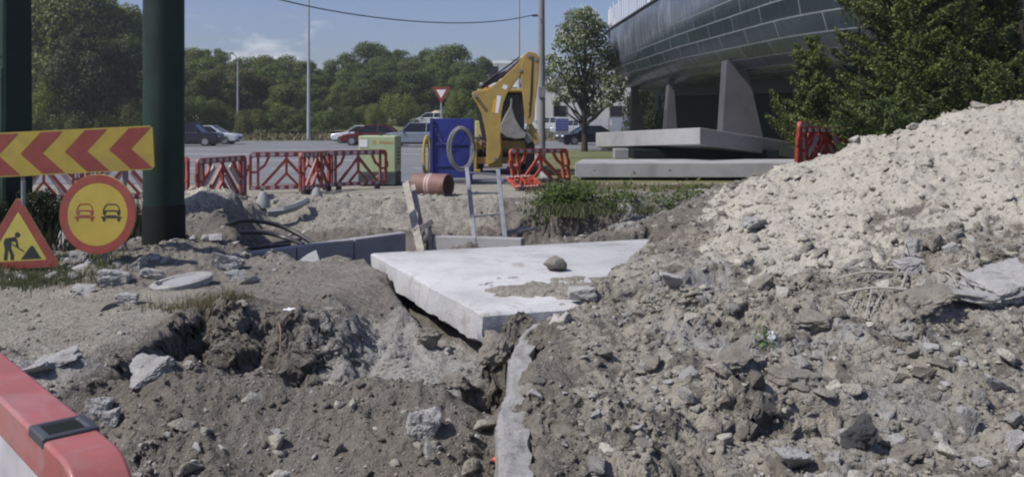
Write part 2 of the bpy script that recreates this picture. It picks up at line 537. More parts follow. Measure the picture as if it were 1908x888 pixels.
    z = z - bumpf(X, Y, -.24, 6.2, .17, .3, .26) - .10 * np.exp(-((X + .12) / .12) ** 2) * ss(7.1, 6.8, Y) - .14 * np.exp(-((X - .10) / .13) ** 2) * ss(5.6, 5.9, Y) * ss(7.05, 6.85, Y) - bumpf(X, Y, -2.66, 7.12, .10, .42, .32) - bumpf(X, Y, -1.56, 7.02, .12, .34, .24) - bumpf(X, Y, -2.05, 6.95, .2, .12, .2)
    z = z - bumpf(X, Y, -.24, 5.95, .20, .20, .30)
    cave = ss(-.42, -.35, X) * (1 - ss(-.07, -.01, X)) * ss(6.20, 6.28, Y) * (1 - ss(6.92, 7.02, Y))
    z = z * (1 - cave) + np.minimum(z, -.95) * cave
    if detail:
        rough = rough_map(X, Y)
        z = z + rough * (.085 * fbm(X * 2.6, Y * 2.6, 5, 23, .55) + .040 * billow(X * 6.5, Y * 6.5, 3, 31) + .020 * billow(X * 13, Y * 13, 2, 35) + .014 * billow(X * 24, Y * 24, 2, 37)) * near
        z = z + .006 * fbm(X * 26, Y * 26, 3, 43) * near
    edge = ss(1.0, .75, np.abs(X) / (2.6 + .76 * np.maximum(Y, 0)))
    return z * (1 - ss(20.5, 23.5, Y)) * edge * ss(1.0, 2.2, Y)


def rough_map(X, Y):
    r = np.full_like(X, .9)
    flat = ss(7.7, 8.3, Y) * (1 - ss(10.0, 10.6, Y)) * ss(-4.2, -3.2, X) * (1 - ss(-1.5, -.9, X))
    flat = np.maximum(flat, (1 - ss(-3.3, -2.6, X)) * ss(5.9, 6.6, Y) * (1 - ss(8.2, 9.2, Y)))
    flat = np.maximum(flat, ss(18.5, 20, Y) * .8)
    d = np.sqrt((X - HEAP[0]) ** 2 + (Y - HEAP[1]) ** 2)
    heap = (1 - ss(3.2, 3.9, d)) * .10
    r = r + .15 * ss(-3.1, -2.8, X) * (1 - ss(-1.4, -.9, X)) * ss(6.0, 6.5, Y) * (1 - ss(7.3, 7.7, Y))
    r = r * (1 - .30 * (1 - ss(-.4, .1, X)) * (1 - ss(5.6, 6.2, Y)))
    r = r * (.55 + .65 * ss(-.22, .28, fbm(X * 1.15, Y * 1.15, 3, 73)))
    right = ss(.2, .9, X) * (1 - ss(6.8, 8.2, Y)) * .18
    return np.clip(r * (1 - .78 * flat) - heap * .6 + right, .15, 1.4)


def soil_weights(X, Y, Z):
    d = np.sqrt((X - HEAP[0]) ** 2 + (Y - HEAP[1]) ** 2)
    n = fbm(X * 1.4, Y * 1.4, 4, 51); n2 = fbm(X * 3.1, Y * 3.1, 3, 57)
    n3 = fbm(X * 9, Y * 9, 3, 59)
    lim = 4.28 + .6 * n + .45 * n2 + .35 * n3 + .85 * np.exp(-(((X - 2.2) / .9) ** 2 + ((Y - 8.2) / .9) ** 2)) - .35 * ss(9.6, 11.0, Y) * (1 - ss(3.6, 4.6, X))
    lim = lim - .75 * ss(2.9, 3.9, X) * (1 - ss(8.0, 9.0, Y))
    cream = 1 - ss(lim - .55, lim + .25, d)
    cream = np.maximum(cream, .6 * np.exp(-(((X + 4.9) / .9) ** 2 + ((Y - 13.6) / 1.1) ** 2)))
    cream = np.maximum(cream, .42 * ss(15, 17, Y) * (1 - ss(19, 20, Y)) * (1 - ss(-.5, .3, X)))
    chalk = np.exp(-(((X + .95) / .75) ** 2 + ((Y - 7.25) / 1.0) ** 2)) * (1.05 + .7 * n2)
    chalk = np.maximum(chalk, .75 * np.exp(-(((X + 3.2) / .45) ** 2 + ((Y - 5.95) / .35) ** 2)))
    chalk = np.maximum(chalk, .55 * np.exp(-(((X - 2.3) / 1.1) ** 2 + ((Y - 4.9) / .7) ** 2)) * (.7 + n))
    chalk = np.maximum(chalk, .8 * np.exp(-(((X - 3.4) / .7) ** 2 + ((Y - 6.6) / .5) ** 2)) * (.7 + n))
    dust = ss(18.0, 19.5, Y) * .8
    dust = np.maximum(dust, ss(7.4, 8.2, Y) * (1 - ss(10.6, 11.5, Y)) * (1 - ss(-1.6, -1.0, X)) * .40)
    dust = np.maximum(dust, (1 - ss(-3.2, -2.5, X)) * (1 - ss(8.5, 9.5, Y)) * .55)
    right = ss(.1, .7, X) * (1 - ss(9.0, 10.5, Y)) * np.clip(.60 + .9 * n2 + .7 * n3, 0, 1)
    dust = np.maximum(dust, right)
    chalk = np.maximum(chalk, .75 * ss(.12, .45, fbm(X * 1.1 + 5, Y * 1.1, 3, 67) + .5 * n3) * ss(.6, 1.4, X))
    out = np.stack([np.clip(cream, 0, 1), np.clip(chalk, 0, 1), np.clip(dust, 0, 1), np.ones_like(X)], -1)
    return out


# near ground of the building site: a fan of fine cells
NC, NR = 800, 1080
tq = np.linspace(0, 1, 6000)
yq = 24.0 ** (tq ** .80)
dens_ = 1 + 3.2 * np.exp(-((yq - 7.15) / .28) ** 2) + 1.0 * np.exp(-((yq - 6.1) / .3) ** 2) + .5 * np.exp(-((yq - 5.0) / .3) ** 2)
cum_ = np.cumsum(dens_); cum_ = (cum_ - cum_[0]) / (cum_[-1] - cum_[0])
Yr = np.interp(np.linspace(0, 1, NR), cum_, yq)
ug = np.linspace(-1, 1, NC)
UU, YY = np.meshgrid(ug, Yr)
XX = UU * (2.6 + .76 * YY)
ZZ = height(XX, YY)
# steep faces break up sideways too
gyz, gxz = np.gradient(ZZ)
dy_ = np.gradient(YY, axis=0); dx_ = np.gradient(XX, axis=1)
slope = np.clip(np.hypot(gyz / dy_, gxz / dx_) - .5, 0, 2.2)
near_ = (1 - ss(16, 20, YY))
XS = XX + slope * near_ * (.03 * fbm(YY * 5 + XX * 5, ZZ * 8, 4, 101) + .02 * fbm(YY * 22, ZZ * 30 + XX * 9, 2, 103))
YS = YY + slope * near_ * (.045 * fbm(XX * 4.5, ZZ * 8, 4, 105) + .02 * fbm(XX * 24, ZZ * 30, 2, 107))
idx = np.arange(NC * NR).reshape(NR, NC)
quads = np.stack([idx[:-1, :-1], idx[:-1, 1:], idx[1:, 1:], idx[1:, :-1]], -1).reshape(-1, 4)
site = np_mesh('ground', np.stack([XS, YS, ZZ], -1).reshape(-1, 3), quads, MAT['soil'], smooth=True,
               attrs={'soil': ('FLOAT_COLOR', soil_weights(XX, YY, ZZ).reshape(-1, 4))})
tag(site, kind='structure')


# far ground: one sheet to the horizon, with a hollow under the site; the meadow behind the road rises
def far_height(X, Y):
    X = np.asarray(X, float); Y = np.asarray(Y, float)
    z = 1.0 * ss(74, 90, Y) + 1.6 * ss(90, 118, Y) + .9 * ss(118, 170, Y)
    z = z + .10 * fbm(X * .08, Y * .08, 3, 61) * ss(76, 90, Y)
    z = z * (1 - .75 * ss(0, 12, X) * (1 - ss(150, 400, Y)))
    return z


gx = np.concatenate([-np.geomspace(900, 41, 30), np.linspace(-40, 40, 65), np.geomspace(41, 900, 30)])
gy = np.concatenate([-np.geomspace(300, 11, 10), np.linspace(-10, 130, 113), np.geomspace(134, 1500, 30)])
FX, FY = np.meshgrid(gx, gy)
FZ = far_height(FX, FY) - .012
inside = (np.abs(FX) < (2.6 + .76 * FY) - 2.2) & (FY > 2.5) & (FY < 21.8)
FZ = np.where(inside, -1.8, FZ)
fi = np.arange(FX.size).reshape(FX.shape)
fq = np.stack([fi[:-1, :-1], fi[:-1, 1:], fi[1:, 1:], fi[1:, :-1]], -1).reshape(-1, 4)
mm, nt, b = new_mat('meadow_and_yard')
geo = node(nt, 'ShaderNodeNewGeometry'); sx = node(nt, 'ShaderNodeSeparateXYZ'); nt.links.new(geo.outputs['Position'], sx.inputs[0])
n1 = tex(nt, .35, 6, .6); n2 = tex(nt, 9, 4, .7)
grassc = ramp(nt, n2, [(.3, (.07, .09, .03)), (.7, (.15, .16, .065))])
grassc = mixc(nt, ramp(nt, n1, [(.45, 0.0), (.62, .6)]), grassc, (.20, .18, .10))
yardc = ramp(nt, n2, [(.3, (.20, .185, .165)), (.7, (.27, .255, .23))])
fac = math_(nt, 'GREATER_THAN', math_(nt, 'ADD', sx.outputs['Y'], math_(nt, 'MULTIPLY', n1, .8)), 24.4)
nt.links.new(mixc(nt, fac, yardc, grassc), b.inputs['Base Color']); b.inputs['Roughness'].default_value = .95
bump(nt, b, n2, .6, .05)
far = np_mesh('terrain', np.stack([FX, FY, FZ], -1).reshape(-1, 3), fq, mm, smooth=True)
tag(far, kind='structure')

# ------------------------------------------------------------------ roads
rm, nt, b = new_mat('worn_asphalt')
n1 = tex(nt, .25, 6, .6, dist=.5); n2 = tex(nt, 40, 4, .7)
tc = node(nt, 'ShaderNodeTexCoord'); mp = node(nt, 'ShaderNodeMapping'); nt.links.new(tc.outputs['Object'], mp.inputs[0])
mp.inputs['Scale'].default_value = (.02, .7, 1)
lane = tex(nt, 1.0, 3, .5, vec=mp.outputs[0])
c = ramp(nt, n1, [(.3, (.115, .118, .125)), (.7, (.165, .168, .175))])
c = mixc(nt, ramp(nt, lane, [(.35, 0.0), (.65, .55)]), c, (.19, .19, .195))
c = mixc(nt, .5, c, ramp(nt, n2, [(.3, .35), (.7, .65)]), 'OVERLAY')
nt.links.new(c, b.inputs['Base Color']); b.inputs['Roughness'].default_value = .85
MAT['asphalt'] = rm
MAT['marking'] = simple('road_paint', (.55, .55, .55), .7, var=.25, scale=3, dirt=((.2, .2, .2), .58, .8))


def sheet(name, x0, x1, y0, y1, z, mat, nx=40, ny=6):
    X, Y = np.meshgrid(np.linspace(x0, x1, nx), np.linspace(y0, y1, ny))
    i = np.arange(X.size).reshape(X.shape)
    q = np.stack([i[:-1, :-1], i[:-1, 1:], i[1:, 1:], i[1:, :-1]], -1).reshape(-1, 4)
    return np_mesh(name, np.stack([X, Y, np.full_like(X, z)], -1).reshape(-1, 3), q, mat)


rd = sheet('road', -260, 260, 52.5, 73.5, .012, MAT['asphalt']); tag(rd, kind='structure')
rd = sheet('road', -90, 0.6, 23.6, 52.5, .012, MAT['asphalt'], 20, 8); tag(rd, kind='structure')
mk = MB()
for i in range(-30, 31):
    mk.box((i * 8.0, 63.2, .018), (3.2, .16, .006))
mk.box((0, 53.2, .018), (500, .18, .006)); mk.box((0, 72.9, .018), (500, .18, .006))
mk.box((-34, 45.4, .018), (62, .22, .006)); mk.box((-32, 38.2, .018), (54, .2, .006))
for i in range(9):
    mk.box((-44 + i * 5.2, 31.5, .018), (2.4, .16, .006))
o = mk.build('road_marking', MAT['marking']); tag(o, kind='structure')
kb = MB()
kb.box((0, 73.75, .06), (520, .25, .14)); kb.box((131, 52.3, .06), (260, .25, .14)); kb.box((1.0, 38.5, .06), (.25, 27.6, .14))
o = kb.build('kerb', MAT['slab']); tag(o, kind='structure')
# green verge to the right of the side road
vg = sheet('verge', 1.2, 120, 28.5, 52.1, .006, mm, 30, 8); tag(vg, kind='structure')

# ================================================================== stones
def rock_bm(seed, flat=1.0, subdiv=2, rough=.10, pts=13, box=False):
    r = random.Random(seed)
    bm = bmesh.new()
    for _ in range(pts):
        if box:
            p = Vector((r.choice((-1, 1)) * r.uniform(.6, 1), r.choice((-1, 1)) * r.uniform(.6, 1), r.choice((-1, 1)) * r.uniform(.6, 1)))
        else:
            p = Vector((r.gauss(0, 1), r.gauss(0, 1), r.gauss(0, 1))).normalized() * r.uniform(.75, 1.0)
        bm.verts.new((p.x, p.y, p.z * flat))
    res = bmesh.ops.convex_hull(bm, input=bm.verts)
    bmesh.ops.delete(bm, geom=[g for g in res['geom_interior'] if isinstance(g, bmesh.types.BMVert)], context='VERTS')
    loose = [v for v in bm.verts if not v.link_faces]
    bmesh.ops.delete(bm, geom=loose, context='VERTS')
    if subdiv:
        bmesh.ops.bevel(bm, geom=list(bm.edges), offset=.07, segments=1, affect='EDGES', clamp_overlap=True)
        bmesh.ops.triangulate(bm, faces=bm.faces)
        for _ in range(subdiv):
            bmesh.ops.subdivide_edges(bm, edges=[e for e in bm.edges if e.calc_length() > .10], cuts=1, use_grid_fill=True)
            bmesh.ops.triangulate(bm, faces=bm.faces)
        off = Vector((seed * 3.1, seed * 1.7, seed * .9))
        for v in bm.verts:
            n = mnoise.fractal(v.co * 1.6 + off, .8, 2.1, 4)
            n2 = mnoise.fractal(v.co * 5.0 + off, .7, 2.1, 3)
            v.co += v.co.normalized() * (n * rough + n2 * rough * .42)
    return bm


def rock(name, label, cat, loc, size, rot=(0, 0, 0), mat='rubble', seed=1, flat=1.0, rough=.13, box=False, pts=13, group=None, sink=.2):
    bm = rock_bm(seed, flat, 4, rough, pts, box)
    sc = size if hasattr(size, '__len__') else (size, size, size)
    for v in bm.verts: v.co = Vector((v.co.x * sc[0], v.co.y * sc[1], v.co.z * sc[2]))
    me = bpy.data.meshes.new(name); bm.to_mesh(me); bm.free()
    me.materials.append(MAT[mat])
    me.polygons.foreach_set('use_smooth', [True] * len(me.polygons)); me.set_sharp_from_angle(angle=R(28))
    o = bpy.data.objects.new(name, me); C.objects.link(o)
    o.location = loc; o.rotation_euler = rot
    return tag(o, label, cat, group)


_cache = {}


def land(x, y, up=0.0):
    """the point of the ground seen at photo pixel (x, y): march the ray"""
    t = np.linspace(2.0, 23.5, 2600)
    X = (x - CX) / F * t; Z = CZ - (y - HY) / F * t
    h = height(X, t)
    k = np.nonzero(Z <= h)[0]
    i = k[0] if len(k) else len(t) - 1
    return Vector((X[i], t[i], h[i] + up))


def scatter_mesh(name, n, seed, smin, smax, power, accept, tone_hi=1.0, flat=(.5, .95), sides=10, mat='clod', sub=0, pale=0.0):
    rs = np.random.RandomState(seed)
    protos = []
    for s in range(10):
        bm = rock_bm(200 + s + seed * 20, 1.0, sub, .16, pts=sides)
        bmesh.ops.triangulate(bm, faces=bm.faces)
        bm.verts.index_update()
        protos.append((np.array([v.co[:] for v in bm.verts]), np.array([[v.index for v in f.verts] for f in bm.faces])))
        bm.free()
    Y = 2.9 * (20.5 / 2.9) ** (rs.rand(n) ** 1.05)
    X = (rs.rand(n) * 2 - 1) * (.66 * Y + .5)
    keep = accept(X, Y, rs)
    X, Y = X[keep], Y[keep]; n = len(X)
    Z = height(X, Y)
    size = np.maximum(smin * (1 - rs.rand(n)) ** (-1 / power), Y * .0010)
    size = np.minimum(size, smax)
    soil = soil_weights(X, Y, Z)
    if pale:
        q = rs.rand(n); soil[:, 1] = np.where(q < pale, .9, soil[:, 1]); soil[:, 2] = np.where(q > 1 - pale, .9, soil[:, 2])
        soil[:, 0] = np.where((q > .5) & (q < .5 + pale * .4), .9, soil[:, 0])
    tone = rs.rand(n) * tone_hi
    V, Fc, SO, TO = [], [], [], []
    base = 0
    pid = rs.randint(0, 10, n)
    for p in range(10):
        sel = np.nonzero(pid == p)[0]
        if not len(sel): continue
        pv, pf = protos[p]
        a = rs.rand(len(sel)) * 2 * np.pi; ca, sa = np.cos(a), np.sin(a)
        tb = (rs.rand(len(sel)) - .5) * 1.4; ct, st = np.cos(tb), np.sin(tb)
        sx = size[sel] * rs.uniform(.8, 1.35, len(sel)); sy = size[sel] * rs.uniform(.7, 1.1, len(sel)); sz = size[sel] * rs.uniform(*flat, len(sel))
        x = pv[None, :, 0] * sx[:, None]; y = pv[None, :, 1] * sy[:, None]; z = pv[None, :, 2] * sz[:, None]
        y, z = y * ct[:, None] - z * st[:, None], y * st[:, None] + z * ct[:, None]
        x, y = x * ca[:, None] - y * sa[:, None], x * sa[:, None] + y * ca[:, None]
        x += X[sel][:, None]; y += Y[sel][:, None]; z += (Z[sel] + size[sel] * .12)[:, None]
        k = len(pv)
        V.append(np.stack([x, y, z], -1).reshape(-1, 3))
        Fc.append((pf[None] + (base + np.arange(len(sel)) * k)[:, None, None]).reshape(-1, 3))
        SO.append(np.repeat(soil[sel], k, axis=0)); TO.append(np.repeat(tone[sel], k))
        base += len(sel) * k
    o = np_mesh(name, np.concatenate(V), np.concatenate(Fc), MAT[mat],
                attrs={'soil': ('FLOAT_COLOR', np.concatenate(SO)), 'tone': ('FLOAT', np.concatenate(TO))})
    return o


def not_on_slab(X, Y):
    ds = poly_dist(X, Y, [(p.x, p.y) for p in SLAB])
    return (ds > .05) | ((X - .42) - (Y - 7.39) * .343 > .12)


def acc_clods(X, Y, rs):
    rough = rough_map(X, Y)
    p = np.clip(rough, 0, 1.2) * .55 + .22 * (fbm(X * 1.6, Y * 1.6, 3, 71) > .02)
    p = np.where((Y > 5.9) & (Y < 10.4) & (X < -.9) & (X > -2.4), p * .5, p)
    return (rs.rand(len(X)) < p) & not_on_slab(X, Y)


o = scatter_mesh('earth_clods', 64000, 3, .008, .045, 2.2, acc_clods, flat=(.4, .8))
tag(o, 'small clods of earth and grit strewn over the dug ground', 'earth clods', kind='stuff')


def acc_heap(X, Y, rs):
    d = np.sqrt((X - HEAP[0]) ** 2 + (Y - HEAP[1]) ** 2)
    low = ss(2.0, 4.0, d)
    return (d < 4.9) & (rs.rand(len(X)) < .25 + .6 * low) & not_on_slab(X, Y)


o = scatter_mesh('gravel', 26000, 5, .012, .075, 1.6, acc_heap, .9)
tag(o, 'cream gravel and crumbs covering the spoil heap', 'gravel', kind='stuff')


def acc_rub(X, Y, rs):
    d = np.sqrt((X - HEAP[0]) ** 2 + (Y - HEAP[1]) ** 2)
    dens = .36 * ss(.15, .5, X) * (1 - ss(8.5, 10, Y)) + .55 * np.exp(-((d - 4.3) / .7) ** 2) + .12 * (d < 4)
    dens = dens + .20 * (X < 0) * (Y < 5.6) + .25 * (X < -.1) * (X > -1.7) * (Y > 5.8) * (Y < 8)
    dens = dens * (.30 + 1.5 * ss(-.1, .25, fbm(X * 1.5, Y * 1.5, 3, 77)))
    dens = np.where(Y > 11, .32, dens)
    return (rs.rand(len(X)) < dens) & not_on_slab(X, Y)


o = scatter_mesh('rubble', 34000, 9, .012, .10, 1.75, acc_rub, 1.0, (.5, .85), 11, 'clod', 1, .38)
tag(o, 'mixed pale and brown broken stones littering the dug slopes', 'rubble', kind='stuff')

# ================================================================== site objects
# ---- big broken slab
def broken_slab(name, corners, thick, mat, label, cat, nseg=14, seed=1, wob=.05, chip=.05):
    """slab with a ragged edge; corners are the top face, world coordinates"""
    r = random.Random(seed)
    cen = sum(corners, Vector()) / len(corners)
    ring = []
    for i in range(len(corners)):
        a, b = corners[i], corners[(i + 1) % len(corners)]
        for k in range(nseg):
            t = k / nseg
            p = a.lerp(b, t)
            d = (p - cen); d.z = 0; d.normalize()
            w = wob * (mnoise.noise(Vector((p.x * 1.7 + seed, p.y * 1.7, 0))) + .5 * mnoise.noise(Vector((p.x * 6, p.y * 6, seed))))
            ring.append(p + d * w)
    n = len(ring)
    mb = MB()
    rows = []
    for li, (dz, ins) in enumerate(((0, .035), (-.02, .0), (-thick * .5, -.01), (-thick + .03, .0), (-thick, .05))):
        row = []
        for p in ring:
            d = (p - cen); d.z = 0; d.normalize()
            c = chip * (mnoise.noise(Vector((p.x * 4 + seed, p.y * 4, dz * 6))) * .5 + mnoise.noise(Vector((p.x * 13 + seed, p.y * 13, dz * 15))) * .7)
            cc = c if li else c * .4
            low = chip * 1.2 * (max(0, mnoise.noise(Vector((p.x * 2.3, p.y * 2.3, seed + 7)))) + .5 * mnoise.noise(Vector((p.x * 9, p.y * 9, seed)))) if li >= 3 else 0
            row.append(p - d * (ins + cc + low) + Vector((0, 0, dz + low * .8)))
        rows.append(row)
    vs = [v - cen for row in rows for v in row]
    fs = []
    for i in range(len(rows) - 1):
        for j in range(n):
            fs.append((i * n + j, (i + 1) * n + j, (i + 1) * n + (j + 1) % n, i * n + (j + 1) % n))
    fs.append(tuple(range(n))); fs.append(tuple(reversed(range((len(rows) - 1) * n, len(rows) * n))))
    mb.add(vs, fs)
    o = mb.build(name, MAT[mat], smooth=True)
    o.location = cen
    return tag(o, label, cat)


sl = broken_slab('concrete_slab', SLAB, .30, 'concrete', 'large pale concrete slab bridging the pit, one corner jutting over the trench', 'concrete slab', 60, 3, .022, .032)

# earth spilled on the slab
gx_, gy_ = np.meshgrid(np.linspace(-.35, 1.1, 150), np.linspace(7.2, 9.4, 190))
hh_ = .11 * (fbm(gx_ * 2.3, gy_ * 2.3, 5, 97, .6) + .35) * np.exp(-(((gx_ - .35) / .55) ** 2 + ((gy_ - 8.0) / .75) ** 2)) - .018
hh_ = np.minimum(hh_, .035) + .010 * fbm(gx_ * 18, gy_ * 18, 3, 99)
ok_ = (hh_ > .002) & (poly_dist(gx_, gy_, [(p.x, p.y) for p in SLAB]) < -.10)
ii_ = np.arange(gx_.size).reshape(gx_.shape)
fm_ = ok_[:-1, :-1] | ok_[1:, :-1] | ok_[:-1, 1:] | ok_[1:, 1:]
in_ = poly_dist(gx_, gy_, [(p.x, p.y) for p in SLAB]) < -.06
fm_ = fm_ & in_[:-1, :-1] & in_[1:, :-1] & in_[:-1, 1:] & in_[1:, 1:]
q_ = np.stack([ii_[:-1, :-1], ii_[:-1, 1:], ii_[1:, 1:], ii_[1:, :-1]], -1)[fm_]
u_, inv_ = np.unique(q_.ravel(), return_inverse=True)
P_ = np.stack([gx_, gy_, .1215 + np.where(ok_, np.maximum(hh_, .001), -.004)], -1).reshape(-1, 3)[u_]
w_ = np.tile(np.array([[0, .1, .55, 1.0]]), (len(u_), 1))
o = np_mesh('spilled_earth', P_, inv_.reshape(-1, 4), MAT['soil'], smooth=True, attrs={'soil': ('FLOAT_COLOR', w_)})
tag(o, 'thin brown earth spilled over the front corner of the big slab', 'earth', kind='stuff')

rock('stone', 'rounded brown grey stone sitting alone on top of the big pale slab', 'stone', U(1034, 489, 9.15) + Vector((0, 0, -.02)), (.155, .13, .115), (0, .15, .3), 'brownstone', 5, .9, .05, pts=26)

# ---- sunken retaining wall in the pit
def straight_wall(name, a, b, th, z0, z1a, z1b, mat, label):
    a, b = Vector(a), Vector(b)
    d = (b - a).normalized(); nrm = Vector((-d.y, d.x, 0)) * th
    t = thing(name, label, 'wall', ((a.x + b.x) / 2, (a.y + b.y) / 2, z0))
    n = max(2, int((b - a).length / .75))
    off = t.location
    for i in range(n):
        p, q = a.lerp(b, i / n + .002), a.lerp(b, (i + 1) / n - .002)
        za, zb = z1a + (z1b - z1a) * i / n, z1a + (z1b - z1a) * (i + 1) / n
        j = .012 * (i % 3 - 1)
        vs = []
        for pt, zz in ((p, za), (q, zb)):
            for nn in (Vector((0, 0, 0)), nrm):
                vs += [Vector((pt.x, pt.y, z0)) + nn + Vector((0, j, 0)) - off, Vector((pt.x, pt.y, zz)) + nn + Vector((0, j, 0)) - off]
        m = MB(); m.add(vs, [(0, 1, 3, 2), (4, 6, 7, 5), (0, 4, 5, 1), (2, 3, 7, 6), (1, 5, 7, 3), (0, 2, 6, 4)])
        m.build('wall_panel', MAT[mat], t, bevel=.015)
    return t


straight_wall('concrete_wall', (-3.62, 11.15, 0), (-1.60, 13.0, 0), .17, -1.0, -.02, .035, 'wall', 'grey concrete retaining wall with panel joints sunk in the pit, left of the big slab')
straight_wall('concrete_wall', (-1.33, 14.4, 0), (.15, 13.75, 0), .16, -1.0, -.20, -.16, 'slab', 'low pale concrete kerb wall in the pit directly behind the big slab')

# ---- footing strip that runs towards the camera
fs_pts = [(.06, 7.05), (.16, 6.95), (.06, 6.5), (-.015, 6.1), (.0, 5.75), (-.02, 5.4), (-.075, 5.0), (-.06, 4.6), (-.05, 4.0)]
m = MB(); vs = []; fsx = []
for i, (x, y) in enumerate(fs_pts[1:]):
    wL = .045 * mnoise.noise(Vector((y * 5, 1, 0))); w = .145 + .07 * mnoise.noise(Vector((y * 4, 3, 0)))
    zt = .065 - .030 * (6.95 - y) + .012 * mnoise.noise(Vector((y * 9, 7, 0)))
    vs += [(x + wL - .03, y, zt - .8), (x + wL - .012, y, zt - .03), (x + wL + .02, y, zt), (x + w, y, zt + .008), (x + w + .05, y, zt - .8)]
for i in range(len(fs_pts) - 2):
    for j in range(4):
        fsx.append((i * 5 + j, i * 5 + j + 1, (i + 1) * 5 + j + 1, (i + 1) * 5 + j))
fsx.append((0, 1, 2, 3, 4)); k = (len(fs_pts) - 2) * 5; fsx.append((k + 4, k + 3, k + 2, k + 1, k))
m.add(vs, fsx)
o = m.build('concrete_footing', MAT['footing'], smooth=True)
sd = o.modifiers.new('sub', 'SUBSURF'); sd.levels = sd.render_levels = 3; sd.subdivision_type = 'SIMPLE'
tx = bpy.data.textures.new('footing_rough', 'CLOUDS'); tx.noise_scale = .07
dm = o.modifiers.new('rough', 'DISPLACE'); dm.texture = tx; dm.strength = .075; dm.texture_coords = 'GLOBAL'
tag(o, 'crumbling pale concrete footing edge running towards the viewer from the slab corner', 'concrete footing')

# ---- stack of two road slabs on the right
def solid_from_top(name, top, th, mat, parent, bevel=.02):
    n = len(top); off = parent.location
    vs = [Vector(p) - off for p in top] + [Vector(p) - off - Vector((0, 0, th)) for p in top]
    m = MB(); m.add(vs, [tuple(range(n)), tuple(reversed(range(n, 2 * n)))] + [(i, n + i, n + (i + 1) % n, (i + 1) % n) for i in range(n)])
    return m.build(name, MAT[mat], parent, bevel=bevel)


t = thing('concrete_slab', 'lower long concrete road slab lying level on the grass right of the red barrier', 'concrete slab', (5.2, 26.2, .1))
solid_from_top('slab_body', [(1.86, 25.4, .50), (8.9, 24.9, .53), (9.2, 27.4, .53), (2.3, 28.0, .50)], .43, 'slab', t)
for x in (2.4, 4.6, 7.6):
    m = MB(); m.cyl((x - 5.2, -.82 - .3, .2), (x - 5.2, -1.3, .2), .02, n=8); m.build('lifting_hole', MAT['dark'], t)
t = thing('concrete_slab', 'upper concrete road slab propped up and tilted down to the right on the stack', 'concrete slab', (5.8, 26.6, .9))
solid_from_top('slab_body', [(5.80, 26.5, 1.54), (10.3, 29.8, .92), (7.5, 34.3, .75), (3.02, 31.0, 1.33)], .52, 'slab', t)
m = MB(); m.cyl((1.62, 1.1, -.05), (1.60, 1.12, -.05), .05, n=10); m.build('lifting_hole', MAT['dark'], t)
for x, y, s, w in ((3.75, 29.6, .35, 'squat concrete block propping the left end of the upper slab'), (6.4, 29.1, .4, 'added black shade block set like a bearer between the two concrete road slabs')):
    dk_ = 'bearer' in w; m = MB(); m.box((0, 0, s / 2), (4.8, 1.6, s * .8) if dk_ else (.5, .5, s)); o = m.build('gap_shade_block' if dk_ else 'concrete_block', MAT['tar' if dk_ else 'slab'], bevel=.03)
    o.location = (x, y, .45); tag(o, w, 'shade block' if dk_ else 'concrete block')  # near-black block added to fill the shaded gap between the slabs

# ---- steel columns
t = thing('steel_column', 'tall round dark green steel column beside the arrow board, black at its foot', 'column', (-4.46, 11.0, -.1))
m = MB(); prof = [(.25, .75), (.25, 2.2), (.249, 5), (.245, 9)]
m.lathe(prof, 40); m.build('shaft', MAT['green'], t, smooth=True)
m = MB(); m.lathe([(.262, -.3), (.262, .70), (.250, .752)], 40); m.build('foot_band', MAT['tar'], t, smooth=True)  # near-black band round the lowest part of the column
m = MB(); m.lathe([(.2515, 4.2), (.2515, 4.24)], 40); m.build('weld_seam', MAT['green'], t, smooth=True)
t = thing('steel_column', 'square dark green steel column half out of view on the left behind the arrow board', 'column', (-7.0, 12.0, -.1), R(60))
m = MB()
vs = []
for z, w in ((0, .20), (9, .165)):
    vs += [(-w, -w, z), (w, -w, z), (w, w, z), (-w, w, z)]
m.add(vs, [(0, 1, 2, 3), (4, 5, 6, 7), (0, 1, 5, 4), (1, 2, 6, 5), (2, 3, 7, 6), (3, 0, 4, 7)])
m.build('shaft', MAT['green'], t, bevel=.02)
m = MB(); m.box((-.19, .0, 1.9), (.03, .26, 1.3)); m.build('access_door', MAT['green'], t, bevel=.01)
m = MB(); m.bar((-.197, -.19, .3), (-.165, -.158, 8.5), .04, .04); m.build('corner_strip', MAT['steel'] if False else MAT['green'], t)
m = MB(); m.box((-.185, 0, 2.72), (.04, .34, .03)); m.build('band', MAT['green'], t)

# ---- arrow board
t = thing('arrow_board', 'long red and yellow chevron arrow board pointing left on a post', 'road sign', (-5.18, 9.9, 0))
Mb = Matrix.Translation((0, 0, 1.36)) @ Euler((0, R(-2.8), R(3))).to_matrix().to_4x4()
Lh, Hh = 1.03, .255
m = MB()
rc = .035
outl = [(-Lh + rc, -Hh), (Lh - rc, -Hh), (Lh, -Hh + rc), (Lh, Hh - rc), (Lh - rc, Hh), (-Lh + rc, Hh), (-Lh, Hh - rc), (-Lh, -Hh + rc)]
m.prism(outl, -.012, .012, 0, Mb)
m.build('panel', MAT['sign_yellow'], t)
w = .249; k = Hh * .93; yv = -.0145
def clipx(poly, lim):
    out = []
    for i in range(len(poly)):
        a, b = poly[i], poly[(i + 1) % len(poly)]
        ia, ib = a[0] <= lim, b[0] <= lim
        if ia: out.append(a)
        if ia != ib:
            tt = (lim - a[0]) / (b[0] - a[0]); out.append((lim, a[1] + (b[1] - a[1]) * tt))
    return out
tip = Lh - .254 - w
